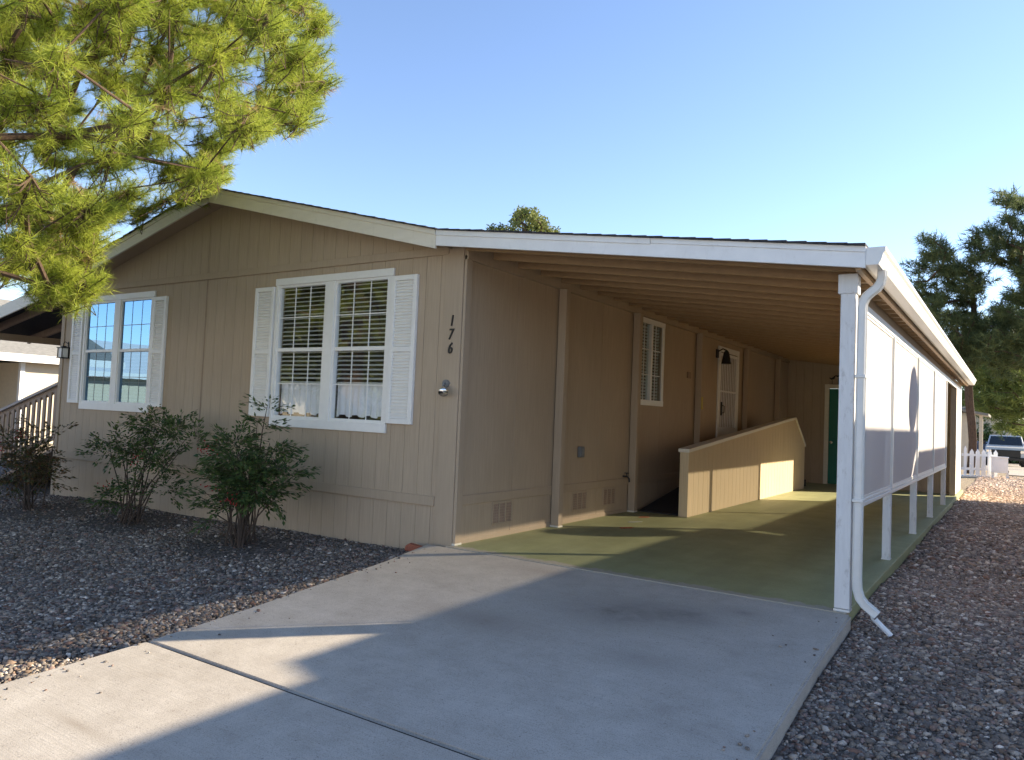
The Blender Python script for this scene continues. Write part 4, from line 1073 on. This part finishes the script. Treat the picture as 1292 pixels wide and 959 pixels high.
nandina('dense dark green berry shrub in the gravel below the right front window', -2.15, -.90,
  [(0, 0, .62, .50, 70), (-.35, .1, .72, .38, 36), (.38, -.05, .62, .42, 44), (-.05, -.1, .95, .36, 36), (.30, .1, 1.02, .32, 26), (-.55, .15, 1.0, .22, 14), (.62, .1, .80, .25, 16), (.0, -.3, .45, .35, 24), (.12, .1, 1.30, .16, 7), (.22, .1, 1.48, .10, 4), (-.9, .2, .72, .22, 9), (-.28, 0, 1.12, .2, 10)], 61, 'nandina', [(-.55, -.1, .98, 34), (.28, -.35, .55, 22), (-.2, -.3, .62, 12)], spread=.20, sx=.80)
nandina('open spreading berry shrub with bare lower stems below the left front window', -4.65, -.68,
  [(0, 0, .95, .34, 26), (.45, .05, 1.22, .34, 28), (-.42, 0, 1.0, .30, 22), (-.85, 0, .88, .22, 12), (.85, 0, 1.18, .24, 14), (.12, 0, 1.30, .26, 16), (.60, -.1, .78, .30, 20), (-.15, -.15, .30, .26, 14), (-.55, -.1, .26, .2, 7), (1.12, .05, 1.12, .12, 5), (.3, -.1, .55, .3, 14), (.75, -.05, .50, .22, 9)], 62, 'nandina', [(-.50, -.1, .42, 16), (.35, -.2, .86, 12)], spread=.18)
nandina('reddish leaved shrub in front of the porch railing', -6.75, -.95,
  [(0, 0, .62, .42, 38), (-.40, 0, .80, .36, 30), (-.75, .1, .62, .34, 28), (-.15, .05, 1.0, .30, 16), (.32, .0, .45, .25, 12), (-.45, -.1, .35, .32, 22), (-.9, 0, .95, .25, 12), (.45, .1, 1.18, .14, 3)], 63, 'nandina_red', [(-.25, -.1, 1.05, 20), (-.6, -.2, .82, 14)], spread=.16)

r = np.random.default_rng(91); n = 1500
a = r.integers(0, 3, n); cx = np.array([p[0] for p in SHRUBS])[a]; cy = np.array([p[1] for p in SHRUBS])[a]
lx = cx+r.normal(0, .75, n); ly = cy+np.abs(r.normal(0, .55, n))*np.where(r.uniform(size=n) < .6, -1, 1)+.1
ex = r.uniform(-6, .1, 420); ey = r.uniform(-4.2, -.1, 420); lx = np.concatenate([lx, ex]); ly = np.concatenate([ly, ey])
k = (ly < -.03) & (lx < drive_left(ly)-.02); lx, ly = lx[k], ly[k]; n = len(lx)
ctr = np.stack([lx, ly, gz(lx, ly)+.012+r.uniform(0, .012, n)], 1)
d = norm(np.stack([r.normal(size=n), r.normal(size=n), r.normal(0, .18, n)], 1)); sd2 = norm(np.cross(d, np.array([0, 0, 1.0])+r.normal(0, .3, (n, 3))))
L = r.uniform(.02, .05, (n, 1)); V = np.stack([ctr, ctr+d*L*.5+sd2*L*.16, ctr+d*L, ctr+d*L*.5-sd2*L*.16], 1).reshape(-1, 3)
link('leaf_litter', np_mesh('leaf_litter', V, 4, n, np.repeat(r.uniform(0, 1, n), 4)), 'litter', kind='stuff', label='dry brown leaf litter under the shrubs', category='leaf litter')
# ------------------------------------------------------------------ right background
def gzf(x, y): return float(gz(x, y))
pf = thing('picket_fence', 'low white picket fence beyond the gravel side yard', 'fence', (3.8, 24.5, gzf(3.8, 24.5)))
z0 = gzf(3.8, 24.5); A = at(1214, 602, 26); B = at(1253, 602, 26); LF = (3.8, 24.5, z0)
dv = (B-A); dv[2] = 0; Lf = np.linalg.norm(dv); dv /= Lf; ang = math.atan2(dv[1], dv[0])
def fobj(mb, name, parent):
    o = mb.build(name, 'white', parent); return o
def frot(mb):
    ca, sa = math.cos(ang), math.sin(ang)
    mb.v = [(A[0]+x*ca-y*sa-LF[0], A[1]+x*sa+y*ca-LF[1], z) for x, y, z in mb.v]; return mb
for k in range(6):
    x = .05+k*.205; tall = (k == 0)
    h = 1.05 if k == 0 else .95; wd = .13 if k else .09
    mb = MB().prism([(x, .06), (x+wd, .06), (x+wd, h-.10), (x+wd*.72, h-.05), (x+wd/2, h), (x+wd*.28, h-.05), (x, h-.10)], 1, -.012, .012)
    frot(mb).build('picket', 'white', pf)
frot(MB().box(0, Lf+.1, .0125, .05, .22, .30).box(0, Lf+.1, .0125, .05, .70, .78).box(-.02, Lf+.12, -.03, .03, .0, .055)).build('fence_rail', 'white', pf)
ub = thing('utility_box', 'white boxed meter cabinet at the right end of the picket fence', 'cabinet', tuple(at(1262, 601, 25.6)))
bb = MB().box(-.26, .22, -.16, .16, .12, .62).box(-.28, .24, -.18, .18, .62, .66); bb.build('cabinet_body', 'white', ub, bevel=.006)
MB().box(-.20, .16, -.172, -.1605, .18, .58).build('cabinet_door', 'white', ub, bevel=.003)
MB().box(.16, .24, -.05, .05, -.15, .119).box(-.25, -.17, -.05, .05, -.15, .119).build('cabinet_leg', 'white', ub)

# small tan building behind the fence
tb_ = thing('garden_shed', 'small tan open fronted shed with red brick base behind the picket fence', 'shed', (2.2, 33.5, -.2)); LT = (2.2, 33.5, -.2)
def tbuild(mb, name, mat): return rooted(mb, LT).build(name, mat, tb_)
tbuild(MB().box(1.0, 3.25, 32.6, 35.5, -.3, 2.15), 'shed_wall', 'nbr_wall')
tbuild(MB().prism([(.6, 2.75), (3.85, 2.17), (3.85, 2.27), (.6, 2.85)], 1, 32.1, 36), 'shed_roof', 'nbr_shingle')
tbuild(MB().box(3.50, 3.64, 32.45, 32.6, -.3, 2.18), 'shed_post', 'nbr_wall')
# distant house behind the hedge/pickup
dh = thing('distant_house', 'pale walled distant house with reddish lower wall beside the pickup', 'house', (1.0, 62, -.6)); LD = (1., 62, -.6)
rooted(MB().box(-6, 4.6, 60, 68, .55, 3.0), LD).build('house_wall', 'nbr_wall', dh)
rooted(MB().box(-6.02, 4.62, 59.9, 68.1, -.8, .55), LD).build('base_wall', 'terracotta', dh)
rooted(MB().prism([(59.2, 3.0), (68.8, 3.0), (64, 4.3)], 0, -6.5, 5.1), LD).build('house_roof', 'nbr_shingle', dh)
# road where the vehicles stand
zr = lambda y: float(gz(5, y))+.03
mb = MB()
ryy = [27.5, 31, 35, 40, 45, 50, 56]
for a, b in zip(ryy[:-1], ryy[1:]):
    i = len(mb.v); mb.v += [(4.6, a, zr(a)), (30, a, zr(a)), (30, b, zr(b)), (4.6 if b < 40 else -12, b, zr(b))]; mb.f.append((i, i+1, i+2, i+3))
mb.build('road', 'concrete', kind='structure')

def vehicle(name, label, cat, loc, rz, prof, width, cab, paint, wheels, truck):
    V = thing(name, label, cat, loc); V.rotation_euler = (0, 0, rz)
    mb = MB(); w2 = width/2
    secs = [(-w2, .9), (-w2+.06, 1), (w2-.06, 1), (w2, .9)]
    i0 = 0; n = len(prof)
    zc = sum(p[1] for p in prof)/n
    for (x, s_) in secs:
        for (y, z) in prof: mb.v.append((x, y*(1 if s_ == 1 else .985), zc+(z-zc)*(1 if s_ == 1 else .93)))
    for k in range(3):
        for j in range(n): a = k*n+j; b = k*n+(j+1) % n; mb.f.append((a, b, b+n, a+n))
    mb.f.append(tuple(range(n))); mb.f.append(tuple(range(3*n, 4*n)))
    mb.build('body', paint, V)
    c = MB(); wt, wb = w2*.80, w2*.94; m_ = len(cab)
    zb = min(p[1] for p in cab); zt_ = max(p[1] for p in cab)
    for sgn in (-1, 1):
        for (y, z) in cab: c.v.append((sgn*(wb+(wt-wb)*(z-zb)/(zt_-zb)), y, z))
    for j in range(m_): c.f.append((j, (j+1) % m_, m_+(j+1) % m_, m_+j))
    c.f += [tuple(range(m_)), tuple(range(2*m_-1, m_-1, -1))]
    c.build('cab', paint, V, bevel=.03)
    # glass: windscreen and side windows set proud of the cab
    g_ = MB(); f0, f1 = cab[0], cab[1]
    def lerp(a, b, t): return (a[0]+(b[0]-a[0])*t, a[1]+(b[1]-a[1])*t)
    p, q = lerp(f0, f1, .12), lerp(f0, f1, .88); xw = lambda z: wb+(wt-wb)*(z-zb)/(zt_-zb)
    g_.v += [(-xw(p[1])+.08, p[0]-.02, p[1]), (xw(p[1])-.08, p[0]-.02, p[1]), (xw(q[1])-.08, q[0]-.02, q[1]+.01), (-xw(q[1])+.08, q[0]-.02, q[1]+.01)]; g_.f.append((0, 1, 2, 3))
    g_.build('windscreen', 'dark_glass', V)
    for sgn in (-1, 1):
        g_ = MB(); pts = [lerp(cab[0], cab[1], .2), lerp(cab[0], cab[1], .85), lerp(cab[3], cab[2], .85), lerp(cab[3], cab[2], .2)]
        pts = [(pts[0][0]+.15, pts[0][1]), (pts[1][0]+.12, pts[1][1]), (pts[2][0]-.12, pts[2][1]), (pts[3][0]-.12, pts[3][1])]
        g_.v = [(sgn*(xw(z)+.012), y, z) for y, z in pts]; g_.f = [(0, 1, 2, 3)]; g_.build('side_window', 'dark_glass', V)
    for (y, rr) in wheels:
        for sgn in (-1, 1):
            t_ = MB().tube([(sgn*(w2-.24), y, rr), (sgn*(w2-.22), y, rr), (sgn*(w2-.02), y, rr), (sgn*(w2+.0), y, rr)], [rr*.9, rr, rr, rr*.9], 20); wo = t_.build('wheel', 'tyre', V)
            MB().tube([(sgn*(w2-.01), y, rr), (sgn*(w2+.012), y, rr)], rr*.6, 14).build('rim', 'chrome', wo)
    yf = min(p[0] for p in prof)
    zf = .98 if truck else .66
    MB().box(-w2*.72, w2*.72, yf-.03, yf+.05, zf-.42, zf+.04).build('grille', 'black', V, bevel=.02)
    MB().box(-w2*.98, w2*.98, yf-.10, yf+.12, .42, .60).build('bumper', 'black' if truck else paint, V, bevel=.03)
    for sgn in (-1, 1):
        MB().box(sgn*w2*.64 if sgn > 0 else -w2*.95, w2*.95 if sgn > 0 else -w2*.64, yf-.02, yf+.10, zf-.15, zf+.03).build('headlight', 'chrome', V, bevel=.02)
        MB().box(min(sgn*w2, sgn*(w2+.22)), max(sgn*w2, sgn*(w2+.22)), cab[0][0]+.35, cab[0][0]+.45, zb+.08, zb+.30).build('wing_mirror', 'black', V, bevel=.02)
    return V
tp = at(1268, 586, 46)
vehicle('parked_pickup', 'silver white pickup truck parked facing the camera beyond the fence', 'pickup', (tp[0], tp[1], zr(tp[1])), .02,
  [(-2.7, .45), (-2.72, 1.0), (-2.6, 1.14), (-1.35, 1.22), (2.75, 1.25), (2.78, .55)], 2.0, [(-1.45, 1.21), (-.75, 1.86), (1.0, 1.86), (1.25, 1.21)], 'truck_paint', [(-1.8, .40), (1.75, .40)], True)
tp = at(1232, 585, 50)
vehicle('parked_car', 'blue car parked beside the pickup, mostly hidden by the shed post', 'car', (tp[0]+.1, tp[1], zr(tp[1])), .02,
  [(-2.2, .35), (-2.25, .70), (-2.0, .84), (-1.0, .96), (2.1, 1.0), (2.25, .45)], 1.8, [(-1.1, .94), (-.25, 1.45), (1.2, 1.45), (1.9, .96)], 'car_paint', [(-1.4, .33), (1.4, .33)], False)

# ------------------------------------------------------------------ neighbouring houses
def nbr_home(label, loc, parts):
    T = thing('neighbour_house', label, 'house', loc)
    for name, mat, mb in parts: rooted(mb, loc).build(name, mat, T)
    return T
# house on the right: its eave shades the screens and the driveway
nbr_home('neighbouring house to the right whose eave shades the side yard', (10, 2, -.1), [
  ('wall', 'nbr_wall', MB().box(7.75, 14, 2.36, 8.4, -.3, 3.38)),
  ('wall', 'nbr_wall', MB().box(7.6, 14, 8.41, 16.2, -.3, 3.12)),
  ('roof', 'nbr_shingle', MB().prism([(7.2, 3.40), (14.5, 3.40), (14.5, 3.53), (10.8, 4.15), (7.2, 3.53)], 1, 2.35, 8.6)),
  ('wall', 'nbr_wall', MB().box(7.75, 14, -.3, 2.355, -.3, 3.08)),
  ('roof', 'nbr_shingle', MB().prism([(7.2, 3.20), (14.5, 3.20), (14.5, 3.34), (10.8, 3.8), (7.2, 3.34)], 1, -2.2, 2.345)),
  ('roof', 'nbr_shingle', MB().prism([(7.2, 3.12), (14.5, 3.12), (14.5, 3.25), (10.8, 3.8), (7.2, 3.25)], 1, 8.61, 16.45))])
ds = thing('satellite_dish', 'grey satellite dish on the eave of the neighbouring house', 'dish', (7.2, 8.05, 3.53))
mb = MB(); n = 22; rings = 5
dn = Vector((.93, -.12, .30)).normalized(); u_ = dn.cross(Vector((0, 0, 1))).normalized(); v_ = u_.cross(dn)
for j in range(rings+1):
    rr = .46*j/rings
    for k in range(n):
        a = 2*PI*k/n; p = u_*(1.16*rr*math.cos(a))+v_*(.84*rr*math.sin(a))+dn*(.35*rr*rr)+Vector((0, 0, .42)); mb.v.append(tuple(p))
for j in range(rings):
    for k in range(n): a = j*n+k; b = j*n+(k+1) % n; mb.f.append((a, b, b+n, a+n))
mb.build('reflector', 'dish', ds, smooth=True)
MB().tube([(0, 0, -.02), (0, 0, .40)], .022, 8).build('mast', 'dish', ds)
c0 = Vector((0, 0, .42))
MB().tube([c0-v_*.42+dn*.05, c0-v_*.10+dn*.42], .012, 6).tube([c0-v_*.10+dn*.40, c0-v_*.06+dn*.50], .03, 8).build('feed_arm', 'dish', ds)
# house far left seen under the porch roof
nl = at(20, 455, 25)
nbr_home('tan neighbouring house with grey roof and white fascia seen under the porch roof', (-24, 8, -.3), [
  ('wall', 'nbr_wall', MB().box(-30, -21.2, 5.12, 17, -.4, 2.36)),
  ('wall', 'nbr_wall', MB().box(-30, -29.8, -8, 5.1, -.4, 2.36)),
  ('post', 'white', MB().box(-21.3, -21.15, 4.98, 5.11, -.4, 2.36)),
  ('fascia', 'white', MB().box(-20.75, -20.70, -8, 17.5, 2.36, 2.60)),
  ('roof', 'nbr_shingle', MB().prism([(-20.75, 2.46), (-33, 2.46), (-27, 4.9), (-20.75, 2.60)], 1, -8, 17.5))])
# houses and trees across the street (the tan house and trees show in the window panes)
nbr_home('tan house across the street reflected in the left front window', (-36, -18, -1), [
  ('wall', 'nbr_wall', MB().box(-52, -36, -40, -12, -1.2, 2.6)),
  ('fascia', 'white', MB().box(-35.5, -35.4, -41, -11, 2.45, 2.75)),
  ('roof', 'white', MB().prism([(-52.5, 2.6), (-35.5, 2.6), (-44, 5.0)], 1, -41, -11))])
def street_tree(label, x, y, h, rad_, seed, mat):
    C = crown_clusters(x, y, h*.62, rad_, rad_, h*.40, 500, 1.0, seed)
    return broad(label, (x, y, -1.0), h*.8, C, .85, 130, .34, seed, mat)
street_tree('broad leafy tree across the street nearest the tan house', -36, -27, 10, 4.6, 71, 'leaf_mid')
street_tree('tall dark leafy tree across the street left of the pale house', -31, -29, 11, 4.6, 72, 'needle_dark')
street_tree('olive leafy tree across the street beside the pale house', -24.5, -26, 9.5, 4.4, 73, 'leaf_mid')
hedge('long clipped hedge under the trees across the street', (-38, -23.6, -.75), (-21, -23.6, -.75), 1.9, 2.0, 74, .3, 5200, 'leaf_mid')
nbr_home('long pale house added unseen across the street to bounce light', (0, -30, -.8), [  # unseen house, added to bounce sunlight onto the front wall
  ('wall', 'white', MB().box(-18, 20, -36, -26, -1.0, 3.2)),
  ('roof', 'nbr_shingle', MB().prism([(-36.6, 3.2), (-25.4, 3.2), (-31, 5.0)], 0, -18.6, 20.6))])
def strip(name, y0, y1, zz, mat):
    mb = MB(); xx = [-90, -60, -40, -25, -12, 0, 12, 25, 40, 60, 90]
    mb.v = [(x, y, zz) for y in (y0, y1) for x in xx]; n = len(xx)
    mb.f = [(k, k+1, n+k+1, n+k) for k in range(n-1)]
    return mb.build(name, mat, kind='structure')
strip('street', -22, -14.2, -.70, 'old_asphalt')
strip('pavement', -14.2, -13.0, -.66, 'concrete')
strip('yard', -60, -22, -.69, 'pale_gravel')
MB().box(-14, -1.3, -13, -5.6, -.9, -.60).build('front_yard', 'pale_gravel', kind='structure')
MB().box(4.3, 22, -13, -5.9, -.9, -.50).build('front_yard', 'pale_gravel', kind='structure')
